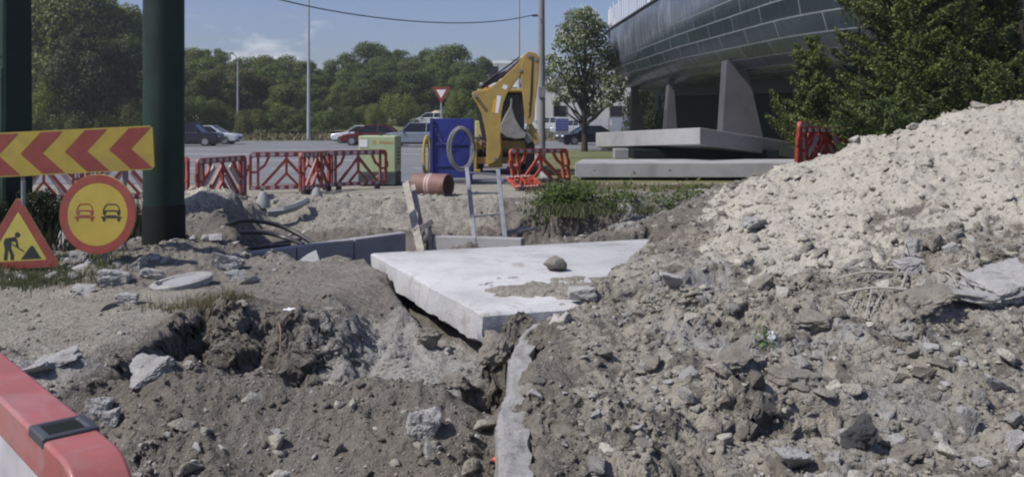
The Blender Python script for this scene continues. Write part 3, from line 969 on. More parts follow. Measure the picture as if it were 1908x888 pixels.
while tip > -Lh - 0.2:
    for sgn in (1, -1):
        pl = [(tip, 0), (tip + w, 0), (tip + w + k, sgn * k), (tip + k, sgn * k)]
        pl = clipx(pl, Lh - .012)
        pl = [(-a, b) for a, b in clipx([(-a, b) for a, b in pl], Lh - .012)]
        if len(pl) > 2:
            c = MB(); c.poly(pl, 0, yv, Mb); c.build('chevron', MAT['sign_red'], t)
    tip -= 2 * w
m = MB(); m.prism([(-Lh + .05, -.03), (Lh - .05, -.03), (Lh - .05, .03), (-Lh + .05, .03)], .013, .05, 0, Mb); m.build('back_rail', MAT['steel'], t)
for x in (-.46, .72):
    m = MB(); m.cyl((x - .04, .075, -.3 if x < 0 else .25), (x - .04, .075, 1.55), .024, n=12); m.build('post', MAT['steel'], t, smooth=True)

# ---- road works triangle
def tri(cx, cz, r, rc=.0):
    """rounded upright triangle"""
    out = []
    for k in range(3):
        a = math.pi / 2 + k * 2 * math.pi / 3
        c = (cx + (r - 2 * rc) * math.cos(a), cz + (r - 2 * rc) * math.sin(a))
        for j in range(-4, 5):
            b = a + j / 4 * math.pi / 3
            out.append((c[0] + rc * math.cos(b), c[1] + rc * math.sin(b)))
    return out


def ring_poly(mb, outer, inner, y, M=None):
    n = len(outer)
    mb.add([(p[0], y, p[1]) for p in outer] + [(p[0], y, p[1]) for p in inner],
           [(i, (i + 1) % n, n + (i + 1) % n, n + i) for i in range(n)], 0, M)


t = thing('road_works_sign', 'triangular yellow road works sign with red edge and black digging worker, leaning low', 'road sign', (-5.43, 9.45, .0))
Ms = Matrix.Translation((-.01, 0, .36)) @ Euler((R(-6), R(-2), R(5))).to_matrix().to_4x4()
m = MB(); m.prism(tri(0, 0, .535, .035), -.008, .008, 0, Ms); m.build('panel', MAT['sign_lemon'], t)
m = MB(); ring_poly(m, tri(0, 0, .53, .035), tri(0, 0, .365, .012), -.0105, Ms); m.build('red_border', MAT['sign_red'], t)
m = MB(); P = lambda pts: m.poly(pts, 0, -.011, Ms)
# worker: head, bent torso, arms, legs, shovel, heap
m.disc((-.0, .105), .028, 18, 0, Ms, -.0112)
P([(-.13, .07), (-.02, .085), (-.005, .06), (-.02, .035), (-.06, .035), (-.065, -.045), (-.13, -.04), (-.145, .02)])
P([(-.028, .06), (-.003, .055), (.015, -.035), (-.005, -.04)])
P([(-.13, -.04), (-.095, -.04), (-.105, -.165), (-.14, -.165)])
P([(-.095, -.045), (-.062, -.045), (-.035, -.11), (-.035, -.165), (-.07, -.165), (-.07, -.115)])
P([(.04, -.165), (.255, -.165), (.165, -.02), (.145, -.02)])
m.add([(-.055, -.0115, .0), (-.045, -.0115, .008), (.075, -.0115, -.075), (.068, -.0115, -.085)], [(0, 1, 2, 3)], 0, Ms)
m.build('worker_pictogram', MAT['sign_black'], t)
m = MB(); m.cyl((.02, .06, -.3), (.02, .06, 1.05), .024, n=12); m.build('post', MAT['steel'], t, smooth=True)
m = MB(); m.bar((-.2, .03, .2), (.24, .03, .2), .03, .015); m.build('bracket', MAT['steel'], t)

# ---- no overtaking disc
t = thing('no_overtaking_sign', 'round yellow sign with red ring and two car fronts, one red one black', 'road sign', (-4.63, 9.6, .0))
Ms = Matrix.Translation((0, 0, .675)) @ Euler((R(-3), 0, R(-4))).to_matrix().to_4x4()
m = MB(); m.lathe([(.43, -.012), (.443, -.008), (.445, .0), (.443, .008), (.43, .012)], 64, 0, Ms @ Euler((R(90), 0, 0)).to_matrix().to_4x4()); m.build('panel', MAT['sign_yellow'], t)
m = MB()
cir = lambda r: [(r * math.cos(2 * math.pi * j / 64), r * math.sin(2 * math.pi * j / 64)) for j in range(64)]
ring_poly(m, cir(.440), cir(.350), -.0145, Ms); m.build('red_ring', MAT['sign_red'], t)
for cx, mat in ((-.145, 'sign_red'), (.165, 'sign_black')):
    m = MB(); yy = -.015
    Q = lambda a, b, w=.012: m.bar((cx + a[0], yy, a[1] + .03), (cx + b[0], yy, b[1] + .03), w, .001, 0, (0, -1, 0), Ms) if False else m.add(
        [((cx + a[0]) + nx * w / 2, yy, a[1] + .03 + nz * w / 2) for (nx, nz) in [(-(b[1] - a[1]) / math.dist(a, b), (b[0] - a[0]) / math.dist(a, b))]] +
        [((cx + b[0]) + nx * w / 2, yy, b[1] + .03 + nz * w / 2) for (nx, nz) in [(-(b[1] - a[1]) / math.dist(a, b), (b[0] - a[0]) / math.dist(a, b))]] +
        [((cx + b[0]) - nx * w / 2, yy, b[1] + .03 - nz * w / 2) for (nx, nz) in [(-(b[1] - a[1]) / math.dist(a, b), (b[0] - a[0]) / math.dist(a, b))]] +
        [((cx + a[0]) - nx * w / 2, yy, a[1] + .03 - nz * w / 2) for (nx, nz) in [(-(b[1] - a[1]) / math.dist(a, b), (b[0] - a[0]) / math.dist(a, b))]],
        [(0, 1, 2, 3)], 0, Ms)
    Q((-.095, .015), (-.07, .068)); Q((-.07, .068), (-.045, .082)); Q((-.045, .082), (.045, .082)); Q((.045, .082), (.07, .068)); Q((.07, .068), (.095, .015))
    m.poly([(cx - .1, .045), (cx - .1, .002), (cx - .075, -.02), (cx - .055, .045)], 0, yy - .0002, Ms)
    m.poly([(cx + .1, .045), (cx + .1, .002), (cx + .075, -.02), (cx + .055, .045)], 0, yy - .0002, Ms)
    Q((-.06, .010), (.06, .010), .014); Q((-.06, -.044), (.06, -.044), .010)
    Q((-.118, -.062), (.118, -.062), .018)
    m.poly([(cx - .1, -.042), (cx - .07, -.042), (cx - .07, -.075), (cx - .1, -.075)], 0, yy - .0004, Ms)
    m.poly([(cx + .07, -.042), (cx + .1, -.042), (cx + .1, -.075), (cx + .07, -.075)], 0, yy - .0004, Ms)
    m.build('car_pictogram', MAT[mat], t)
m = MB(); m.cyl((.06, .045, -.3), (.06, .045, .95), .026, n=12); m.build('post', MAT['steel'], t, smooth=True)
m = MB(); m.box((.0, .12, .02), (.42, .3, .07)); m.build('base_block', MAT['rubble'], t, bevel=.015)

# ---- yield sign far behind
t = thing('yield_sign', 'small inverted red and white give way triangle on a post beyond the blue box', 'road sign', (-3.38, 41.0, .0))
inv = Matrix.Translation((0, -.04, 3.12)) @ Euler((0, math.pi, 0)).to_matrix().to_4x4()
m = MB(); m.prism(tri(0, 0, .53, .04), -.01, .01, 0, Matrix.Translation((0, -.04, 3.12)) @ Euler((0, math.pi, 0)).to_matrix().to_4x4()); m.build('panel', MAT['sign_red'], t)
m = MB(); m.poly(tri(0, 0, .27, .01), 0, .0125, Matrix.Translation((0, -.04, 3.12)) @ Euler((0, math.pi, 0)).to_matrix().to_4x4())
m.poly(tri(0, 0, .27, .01), 0, -.0125, Matrix.Translation((0, -.04, 3.12)) @ Euler((0, math.pi, 0)).to_matrix().to_4x4()); m.build('white_centre', MAT['sign_white'], t)
m = MB(); m.cyl((0, 0, 0), (0, 0, 3.3), .035, n=10); m.build('post', MAT['galv'], t, smooth=True)

# ---- plastic barriers
def make_barrier(label, red='red', name='plastic_barrier', infill=False):
    t = thing(name, label, 'barrier', (0, 0, 0), 0, 'red and white plastic barriers round the dig')
    L, H = 1.9, 1.0; r = MAT[red]
    z0 = .10
    # outer frame with rounded top corners
    def rrect(hw, a, b, rad, n=5):
        out = [(-hw, a), (hw, a)]
        for j in range(n + 1):
            q = j / n * math.pi / 2; out.append((hw - rad + rad * math.cos(q), b - rad + rad * math.sin(q)))
        for j in range(n + 1):
            q = math.pi / 2 + j / n * math.pi / 2; out.append((-hw + rad + rad * math.cos(q), b - rad + rad * math.sin(q)))
        return out
    o_, i_ = rrect(L / 2, z0, H, .12), rrect(L / 2 - .075, z0 + .10, H - .125, .05)
    m = MB(); n = len(o_)
    vs = [(p[0], y, p[1]) for y in (-.03, .03) for p in o_] + [(p[0], y, p[1]) for y in (-.03, .03) for p in i_]
    fc = []
    for i in range(n):
        j = (i + 1) % n
        fc += [(i, j, 2 * n + j, 2 * n + i), (n + i, 3 * n + i, 3 * n + j, n + j), (i, n + i, n + j, j), (2 * n + i, 2 * n + j, 3 * n + j, 3 * n + i)]
    m.add(vs, fc); m.build('frame', r, t, bevel=.008)
    m = MB(); kk = [0]
    def bar(a, b, w):
        kk[0] += 1
        m.bar((a[0], 0, a[1]), (b[0], 0, b[1]), w, .030 + .0016 * kk[0], 0, (0, 1, 0)) if False else m.bar((a[0], 0, a[1]), (b[0], 0, b[1]), .045 + .0016 * kk[0], w, 0, (0, 1, 0))
    zt, zb = H - .12, z0 + .09
    for s in (-1, 1):
        bar((s * .72, zb), (s * .72, zt), .065)
        bar((s * .72, .52), (s * .88, .52), .055)
        bar((s * .72, .56), (s * .55, .68), .06); bar((s * .55, .68), (s * .45, zt), .06)
        bar((0, .82), (s * .62, zb), .07); bar((0, .48), (s * .30, zb), .06)
    bar((0, .46), (0, zt), .06)
    m.build('lattice', r, t)
    if infill:
        for s in (-1, 1):
            for a_, b_, w_ in (((s * .12, .66), (s * .50, zb), .11), ((s * .30, .80), (s * .68, .42), .10), ((s * .82, zb), (s * .82, zt), .07)):
                m = MB(); m.bar((a_[0], 0, a_[1]), (b_[0], 0, b_[1]), .036, w_, 0, (0, 1, 0)); m.build('reflective_panel', MAT['pinkwhite'], t)
    for zc, hh in ((H - .062, .085), (z0 + .05, .075)):
        for k in range(-3, 4):
            m = MB(); m.box((k * .24 + .12 if k < 3 else -.84, 0, zc), (.12, .070, hh)); m.build('reflective_stripe', MAT['white'], t)
    for s in (-1, 1):
        m = MB(); m.prism([(s * .62 - .05, -.15), (s * .62 + .05, -.15), (s * .62 + .03, .12), (s * .62 - .03, .12)], -.11, .11); m.build('foot', MAT['rubber'], t, bevel=.01)
        m = MB(); m.box((s * (L / 2 + .015), 0, .62), (.05, .05, .16)); m.build('clip', r, t, bevel=.008)
    return t


def set_barrier(t, a, b, z=0.0, roll=0.0, zscale=1.0):
    a, b = Vector(a), Vector(b)
    d = b - a
    t.location = ((a.x + b.x) / 2, (a.y + b.y) / 2, z)
    t.rotation_euler = (roll, math.atan2(-(b.z - a.z), d.length), math.atan2(d.y, d.x))
    t.scale = (d.length / 1.9, 1, zscale)
    return t


bar0 = make_barrier('red and white plastic barrier standing upright between the folded panel and the cable loops')
set_barrier(bar0, (-6.22, 20.3, 0), (-4.60, 20.9, 0))
LB = lambda a, b, lab, z=0, roll=0: set_barrier(dup(bar0, label=lab), a, b, z, roll)
LB((-4.56, 21.3, 0), (-3.25, 22.3, 0), 'red and white plastic barrier overlapping the front of the pale green cabinet')
LB((-4.92, 19.9, 0), (-4.52, 21.6, 0), 'red plastic barrier turned nearly edge on where two panels meet')
bar_in = make_barrier('red barrier with faded pink panels half hidden behind the green column', 'red', 'plastic_barrier', True)
set_barrier(bar_in, (-7.35, 18.4, 0), (-6.52, 17.3, 0))
LI = lambda a, b, lab, z=0, roll=0: set_barrier(dup(bar_in, label=lab), a, b, z, roll)
LI((-6.32, 17.2, 0), (-5.86, 18.9, 0), 'red and white plastic barrier seen at a slant just right of the green column', -.02)
LI((-8.85, 17.9, 0), (-7.42, 18.4, 0), 'red and white plastic barrier showing between the round sign and green column')
LI((-10.3, 17.4, 0), (-8.95, 17.9, 0), 'red and white plastic barrier mostly hidden under the arrow board')
barh = make_barrier('bright orange red plastic barrier in front of the digger arm', 'orange')
set_barrier(barh, (.02, 21.6, .05), (1.62, 23.6, 0), .02, R(-8))
barh2 = dup(barh, label='orange red barrier panel fallen flat at the foot of the bright standing barrier')
set_barrier(barh2, (.12, 21.0, 0), (.80, 21.5, 0), .06, R(-60), .55)
bari = make_barrier('red and white plastic barrier standing on the rise under the small cypress', 'deepred', 'plastic_barrier', True)
set_barrier(bari, (5.37, 16.3, 0), (6.28, 17.75, 0), .72, R(4), 1.0)
LB((6.05, 17.0, 0), (7.3, 18.2, 0), 'red and white plastic barrier behind the heap, mostly covered by cypress branches', .62)
bar_k = dup(bari, label='red and white plastic barrier folded against its neighbour beneath the cypress')
set_barrier(bar_k, (5.55, 16.5, 0), (6.9, 17.4, 0), .66, R(-3), .95)

# ---- near barrier at the lower left
P0 = Vector((-.635, 1.36, 1.125)); ang = math.atan2(1.96 - 1.345, -1.17 + .60)
t = thing('plastic_barrier', 'weathered pinkish red barrier close by at the lower left, black clip on top', 'barrier', (P0.x, P0.y, .12), ang + math.pi, 'red and white plastic barriers round the dig')
H = 1.03; L = 1.9
m = MB()
def near_out(in_=0.0, rad=.11, top=H, bot=.12):
    out = []
    for j in range(9):
        q = j / 8 * math.pi / 2; out.append((-in_ - rad + rad * math.sin(q), top - rad + rad * math.cos(q)))
    out.append((-in_, bot)); out.append((-L + in_, bot))
    for j in range(9):
        q = math.pi / 2 - j / 8 * math.pi / 2; out.append((-L + in_ + rad - rad * math.sin(q), top - rad + rad * math.cos(q)))
    return out
A, B_ = near_out(), near_out(.085, .045, H - .075, .22)
n = len(A); y0, y1 = -.045, .045
vs = [(p[0], y, p[1]) for y in (y0, y1) for p in A] + [(p[0], y, p[1]) for y in (y0, y1) for p in B_]
fc = []
for i in range(n):
    j = (i + 1) % n
    fc += [(i, j, 2 * n + j, 2 * n + i), (n + i, 3 * n + i, 3 * n + j, n + j), (i, n + i, n + j, j), (2 * n + i, 2 * n + j, 3 * n + j, 3 * n + i)]
m.add(vs, fc); m.build('frame', MAT['fadedred'], t, smooth=True, bevel=.007, seg=3)
m = MB()
m.box((-.205, 0, .55), (.05, .07, .72)); m.box((-1.7, 0, .55), (.05, .07, .72))
m.bar((-.23, 0, .25), (-.95, 0, .75), .06, .05); m.bar((-1.67, 0, .25), (-.95, 0, .75), .062, .052); m.box((-.95, 0, .82), (.05, .056, .28))
m.build('lattice', MAT['fadedred'], t, bevel=.006)
m = MB(); m.box((-.95, -.012, .60), (1.44, .03, .69)); m.build('reflective_panel', MAT['white'], t, bevel=.004)
m = MB()
hx, hl, hw = -.25, .046, .047
# clip: a shallow black tray with a slot
ring = lambda a, b, z: [(hx - a, -b, z), (hx + a, -b, z), (hx + a, b, z), (hx - a, b, z)]
vs = ring(hl, hw, H - .012) + ring(hl, hw, H + .005) + ring(hl - .012, hw - .014, H + .007) + ring(hl - .022, hw - .024, H - .006)
fc = []
for a in range(3):
    for i in range(4):
        j = (i + 1) % 4; fc.append((a * 4 + i, a * 4 + j, a * 4 + 4 + j, a * 4 + 4 + i))
fc.append((12, 13, 14, 15))
m.add(vs, fc); cl_ = m.build('clip', MAT['clip'], t, bevel=.003)
m = MB(); m.box((hx, 0, H + .0012), (2 * hl - .028, 2 * hw - .03, .002)); m.build('slot', MAT['tar'], cl_)
for x in (-.35, -1.55):
    m = MB(); m.box((x, 0, .05), (.14, .5, .14)); m.build('foot', MAT['rubber'], t, bevel=.02)

# ---- generator cabinet
gx0 = U(668, 347, 22.9).x; gx1 = U(737, 347, 22.9).x
t = thing('generator_cabinet', 'pale lime green generator cabinet with dark base and orange lettering', 'generator', ((gx0 + gx1) / 2, 22.9, 0))
w = gx1 - gx0
m = MB(); m.box((.0, .55, .85), (w, 1.1, .98)); m.build('housing', [MAT['lime']], t, bevel=.03)
m = MB(); m.box((w / 2 + .006, .55, .85), (.012, 1.0, .9)); m.build('side_panel', MAT['limeside'], t, bevel=.004)
for k in range(5):
    m = MB(); m.box((w / 2 + .016, .55, .6 + k * .1), (.01, .7, .03)); m.build('louvre', MAT['dark'], t)
m = MB(); m.box((0, .55, .19), (w + .02, 1.12, .33)); m.build('base', MAT['basegrey'], t, bevel=.02)
m = MB(); m.box((-w / 2 + .13, -.006, 1.14), (.22, .008, .2)); m.build('data_plate', MAT['whitepaint'], t)
def lettering(body, size, loc, rot, mat, parent, name='lettering', align='LEFT'):
    cu = bpy.data.curves.new(name, 'FONT'); cu.body = body; cu.size = size; cu.extrude = .001; cu.align_x = align
    to = bpy.data.objects.new(name + '_text', cu); C.objects.link(to)
    bpy.context.view_layer.update()
    me = bpy.data.meshes.new_from_object(to.evaluated_get(bpy.context.evaluated_depsgraph_get()))
    bpy.data.objects.remove(to)
    o = bpy.data.objects.new(name, me); C.objects.link(o); me.materials.clear(); me.materials.append(mat)
    o.location = loc; o.rotation_euler = rot; o.parent = parent
    return o
lettering('Atmos', .135, (.06, -.006, 1.13), (R(90), 0, 0), MAT['lettering'], t)
m = MB(); ring_poly(m, [(-.07 + .05 * math.cos(a * .35), 1.17 + .05 * math.sin(a * .35)) for a in range(18)], [(-.07 + .025 * math.cos(a * .35), 1.17 + .025 * math.sin(a * .35)) for a in range(18)], -.004); m.build('logo', MAT['lettering'], t)
m = MB(); m.tube([(.0, .55, 1.34), (0, .55, 1.40), (.05, .55, 1.42)], .03, 8); m.build('exhaust', MAT['dark'], t, smooth=True)
m = MB(); m.tube([(.1, .2, 1.34), (.1, .2, 1.375), (.3, .2, 1.375), (.3, .2, 1.34)], .012, 6); m.build('lifting_eye', MAT['dark'], t)
m = MB(); m.cyl((-.09, -.06, .14), (.02, -.05, .27), .045, n=10); o = m.build('canister', MAT['greyhose'], None, smooth=True); o.location = (gx0 + .55, 22.8, .02)
tag(o, 'small grey canister leaning against the base of the pale green cabinet', 'canister')

# ---- blue trench box, hoses
bx0 = U(801, 330, 24.0).x; bx1 = U(880, 330, 24.0).x; bw = bx1 - bx0
t = thing('trench_box', 'tall blue steel trench shoring box standing on end beside the digger', 'shoring box', ((bx0 + bx1) / 2, 24.0, 0))
m = MB(); m.box((0, .06, .98), (bw, .10, 1.66)); m.build('front_panel', MAT['blue'], t, bevel=.012)
m = MB(); m.box((0, .95, .98), (bw, .10, 1.6)); m.build('back_panel', MAT['blue'], t, bevel=.012)
for s in (-1, 1):
    m = MB(); m.box((s * (bw / 2 - .05), -.02, .95), (.09, .09, 1.74)); m.build('edge_post', MAT['blue'], t, bevel=.01)
    for z in (.45, 1.5):
        m = MB(); m.cyl((s * (bw / 2 - .2), .1, z), (s * (bw / 2 - .2), .92, z), .05, n=12); m.build('strut', MAT['blue'], t, smooth=True)
for z in (.5, 1.1):
    m = MB(); m.box((0, -.005, z), (bw - .2, .03, .07)); m.build('rib', MAT['blue'], t)
m = MB()
for j in range(16):
    a = 2 * math.pi * j / 16
m.tube([(-bw * .12 + .07 * math.cos(a * .4), .06, 1.87 + .07 * math.sin(a * .4)) for a in range(17)], .017, 6); m.build('lifting_ring', MAT['dark'], t, smooth=True)
m = MB(); 
for k in range(22):
    s = k / 21; x = -bw * .42 + s * bw * .62; z = 1.72 - .62 * (1 - (2 * s - 1) ** 2) - .0 * s
    m.box((x, -.075, z), (.035, .012, .022), rot=(0, 0, (k % 2) * 1.2))
m.build('chain', MAT['aluminium'], t)
for x in (-bw / 2 + .1, bw / 2 - .1):
    m = MB(); m.box((x, .5, .08), (.12, 1.1, .16)); m.build('skid', MAT['dark'], t)

def coil(name, c, rx, rz, r, turns, mat, label, cat, yaw=0.0, seed=3):
    rr = random.Random(seed); m = MB(); pts = []
    n = 36
    for k in range(turns * n + 1):
        a = 2 * math.pi * k / n; i = k / n
        jx = 1 + .13 * math.sin(i * 5.1 + seed) + .02 * math.sin(a * 2 + i); jz = 1 + .065 * math.cos(i * 3.7 + seed)
        pts.append((rx * jx * math.cos(a), (i - turns / 2) * r * 1.1 + .02 * math.sin(3 * i), rz * jz * math.sin(a)))
    m.tube(pts, r, 8); o = m.build(name, MAT[mat], smooth=True); o.location = c; o.rotation_euler = (0, 0, yaw)
    return tag(o, label, cat)


coil('hose_coil', U(859, 277, 23.5), .32, .56, .030, 11, 'greyhose', 'pale grey hose coil hung in an oval loop on the blue shoring box', 'hose', .15)
coil('hose_coil', U(795, 290, 24.2), .09, .52, .03, 5, 'yellowhose', 'yellow hose coil seen edge on at the left side of the blue shoring box', 'hose', .3, 8)

# ---- rusty pipe
c0, c1 = U(775, 344, 19.9), U(836, 344, 19.6)
d = (c1 - c0); t = thing('steel_pipe', 'short rusty red steel pipe section with two pale bands lying by the pit', 'pipe', ((c0.x + c1.x) / 2, 19.75, 0), math.atan2(d.y, d.x) - R(6))
m = MB(); n = 36; hl = d.length / 2 + .02; ro, ri = .262, .24
vs = []; 
for x, r_ in ((-hl, ri), (-hl, ro), (hl, ro), (hl, ri)):
    vs += [(x, r_ * math.cos(2 * math.pi * j / n), .262 + r_ * math.sin(2 * math.pi * j / n)) for j in range(n)]
fc = [(i * n + j, i * n + (j + 1) % n, ((i + 1) % 4) * n + (j + 1) % n, ((i + 1) % 4) * n + j) for i in range(4) for j in range(n)]
m.add(vs, fc); m.build('pipe_wall', MAT['rust'], t, smooth=True)
for x in (-.06, .015):
    m = MB(); vs = []
    for xx in (x - .022, x + .022):
        vs += [(xx, .2645 * math.cos(2 * math.pi * j / n), .262 + .2645 * math.sin(2 * math.pi * j / n)) for j in range(n)]
    m.add(vs, [(j, (j + 1) % n, n + (j + 1) % n, n + j) for j in range(n)]); m.build('band', MAT['pinkband'], t, smooth=True)

# ---- ladder
t = thing('ladder', 'grey aluminium ladder leaning up out of the pit behind the slab', 'ladder', (-.25, 14.6, -.75))
bl, br = U(886, 462, 14.3) - t.location, U(941, 450, 14.3) - t.location
tl, tr = U(870, 312, 15.6) - t.location, U(928, 316, 15.6) - t.location
el = (bl - tl).normalized() * .35
for a, b in ((bl + el, tl), (br + el, tr)):
    m = MB(); m.bar(a, b, .045, .075, 0, (0, 1, 0)); m.build('rail', MAT['aluminium'], t, bevel=.008)
for k in range(4):
    s = (.07, .37, .66, .93)[k]
    m = MB(); a, b = bl.lerp(tl, s), br.lerp(tr, s); m.cyl(a, b, .017, n=10); m.build('rung', MAT['aluminium'], t, smooth=True)

# ---- planks
def plank(a, b, w, th, label, up=(0, 1, 0), name='wooden_plank', mat='wood'):
    a, b = Vector(a), Vector(b); c = (a + b) / 2
    m = MB(); m.bar(a - c, b - c, th, w, 0, up); o = m.build(name, MAT[mat], bevel=.006); o.location = c
    return tag(o, label, 'plank')


plank(U(756, 340, 15.8), U(785, 470, 13.6), .13, .04, 'long grey wooden plank leaning upright in the pit left of the rusty pipe')
plank(U(769, 345, 16.0), U(790, 452, 14.8), .10, .035, 'second shorter plank standing close behind the long leaning plank')
plank(U(772, 432, 14.2), U(806, 412, 14.4), .09, .04, 'short board nailed crosswise at the foot of the leaning planks')
plank(U(800, 415, 14.9), U(803, 470, 14.6), .06, .05, 'short upright stake beside the leaning planks')
plank(U(782, 400, 15.0), U(786, 470, 14.8), .06, .04, 'thin dark stake standing between the leaning planks')
plank(U(945, 434, 14.6), U(982, 425, 15.4), .08, .06, 'grey steel beam lying low in the pit right of the ladder', mat='steel', name='steel_beam')
plank(U(1000, 425, 15.2), U(945, 436, 14.7), .05, .04, 'thin steel offcut crossing the grey beam in the pit', mat='steel', name='steel_offcut')
o = None
m = MB(); pts = [U(498, 396, 16.6), U(525, 393, 16.7), U(548, 386, 17.2), U(572, 374, 18.2)]
c = pts[1].copy(); m.tube([p - c for p in pts], [.07, .085, .085, .07], 6); o = m.build('kerb_stone', MAT['slab']); o.location = c
tag(o, 'curved broken kerb stone lying below the red barrier', 'kerb stone')
plank(U(404, 405, 13.2), U(383, 470, 12.4), .10, .06, 'dark short timber post leaning beside the cable loops', mat='dark')
for px, lab in ((490, 'small grey cone shaped foot standing under the left end of the upright barrier'), (590, 'grey cone shaped foot standing under the right end of the upright barrier')):
    m = MB(); m.lathe([(.16, -.1), (.14, .04), (.06, .22), (.04, .24)], 14); o = m.build('barrier_foot', MAT['slab'], smooth=True)
    p = G(px, 380 if px < 500 else 372); o.location = (p.x, p.y, .03); tag(o, lab, 'barrier foot')

# ---- black cable loops
def cable(pts, r, label, mat='hose', name='cable', cat='cable'):
    # smooth through points
    P_ = [Vector(p) for p in pts]; out = []
    Q = [P_[0] * 2 - P_[1]] + P_ + [P_[-1] * 2 - P_[-2]]
    for i in range(1, len(Q) - 2):
        for k in range(10):
            s = k / 10
            out.append(.5 * ((2 * Q[i]) + (Q[i + 1] - Q[i - 1]) * s + (2 * Q[i - 1] - 5 * Q[i] + 4 * Q[i + 1] - Q[i + 2]) * s * s + (-Q[i - 1] + 3 * Q[i] - 3 * Q[i + 1] + Q[i + 2]) * s ** 3))
    out.append(P_[-1]); c = out[0].copy()
    m = MB(); m.tube([p - c for p in out], r, 8); o = m.build(name, MAT[mat], smooth=True); o.location = c
    return tag(o, label, cat)


cable([U(385, 478, 12.2), U(410, 430, 12.4), U(440, 413, 12.6), U(475, 411, 12.8), U(520, 420, 12.9), U(555, 436, 12.8), U(590, 458, 12.5)], .034, 'topmost black cable arching over the pit edge behind the grey wall')
cable([U(380, 470, 12.0), U(405, 445, 12.1), U(440, 434, 12.3), U(490, 433, 12.5), U(530, 442, 12.5), U(565, 455, 12.2)], .031, 'middle black cable arching below the topmost one')
cable([U(390, 448, 12.3), U(420, 455, 12.0), U(470, 462, 11.7), U(520, 452, 12.2), U(560, 446, 12.6)], .024, 'lowest black cable sagging behind the grey wall')
cable([U(380, 492, 11.3), U(430, 478, 11.4), U(480, 462, 11.8), U(540, 455, 12.2)], .028, 'grey black cable lying along the top of the grey wall', 'hose')
cable([U(1228, 419, 13.4), U(1236, 411, 13.5), U(1252, 410, 13.5), U(1259, 415, 13.4), U(1250, 420, 13.3), U(1200, 436, 13.0), U(1188, 440, 13.0)], .035, 'black hose end poking in a loop out of the brown bank by the heap', 'hose', 'hose', 'hose')

# ---- buried pipe at left
a, b = Vector((-5.6, 8.35, -.15)), Vector((-3.62, 7.74, -.12)); dv = (b - a).normalized()
t = thing('concrete_pipe', 'old grey concrete pipe half buried in the flat dirt, its dark end open', 'pipe', b)
m = MB(); n = 28; yax = Vector((-dv.y, dv.x, 0)); zax = dv.cross(yax)
vs = []
for p, r_ in ((a, .15), (a, .19), (b, .19), (b, .15), (b - dv * .6, .15)):
    vs += [p - b + (yax * math.cos(2 * math.pi * j / n) + zax * math.sin(2 * math.pi * j / n)) * r_ for j in range(n)]
fc = [(i * n + j, i * n + (j + 1) % n, (i + 1) * n + (j + 1) % n, (i + 1) * n + j) for i in range(4) for j in range(n)]
fc.append(tuple(range(4 * n, 5 * n)))
m.add(vs, fc); m.build('pipe_wall', MAT['brownstone'], t, smooth=True)

# ---- manhole ring slab near the column
p = G(338, 522, .05)
t = thing('manhole_ring', 'pale round concrete manhole ring lying flat in the dirt at the column foot', 'manhole ring', (p.x, p.y, .06))
m = MB(); m.lathe([(.33, -.08), (.36, -.06), (.37, .015), (.35, .03), (.28, .03), (.265, .0)], 40)
m.build('rim', MAT['rubble'], t, smooth=True)
m = MB(); m.lathe([(.264, -.05), (.264, .008)], 40); m.build('lid', MAT['wall'], t, smooth=True)
t.rotation_euler = (R(5), R(-4), .3); t.rotation_euler = (R(2), R(-9), .3); t.location.z -= .02; t.scale = (.86, .80, .8)

# ---- stones and chunks one can tell apart
def px_rock(name, label, cat, x, y, wpx, hpx, mat, seed, rot=(0, 0, 0), flat=.8, box=False, rough=.1, depth=None, up=0.0):
    p = land(x, y + hpx * .35); k = p.y / F
    a = wpx * k * .56; h = hpx * k * .62
    return rock(name, label, cat, p + Vector((0, a * .35, h * .45 + up)), (a, (depth or .8) * a, h), rot, mat, seed, 1.0, rough, box)


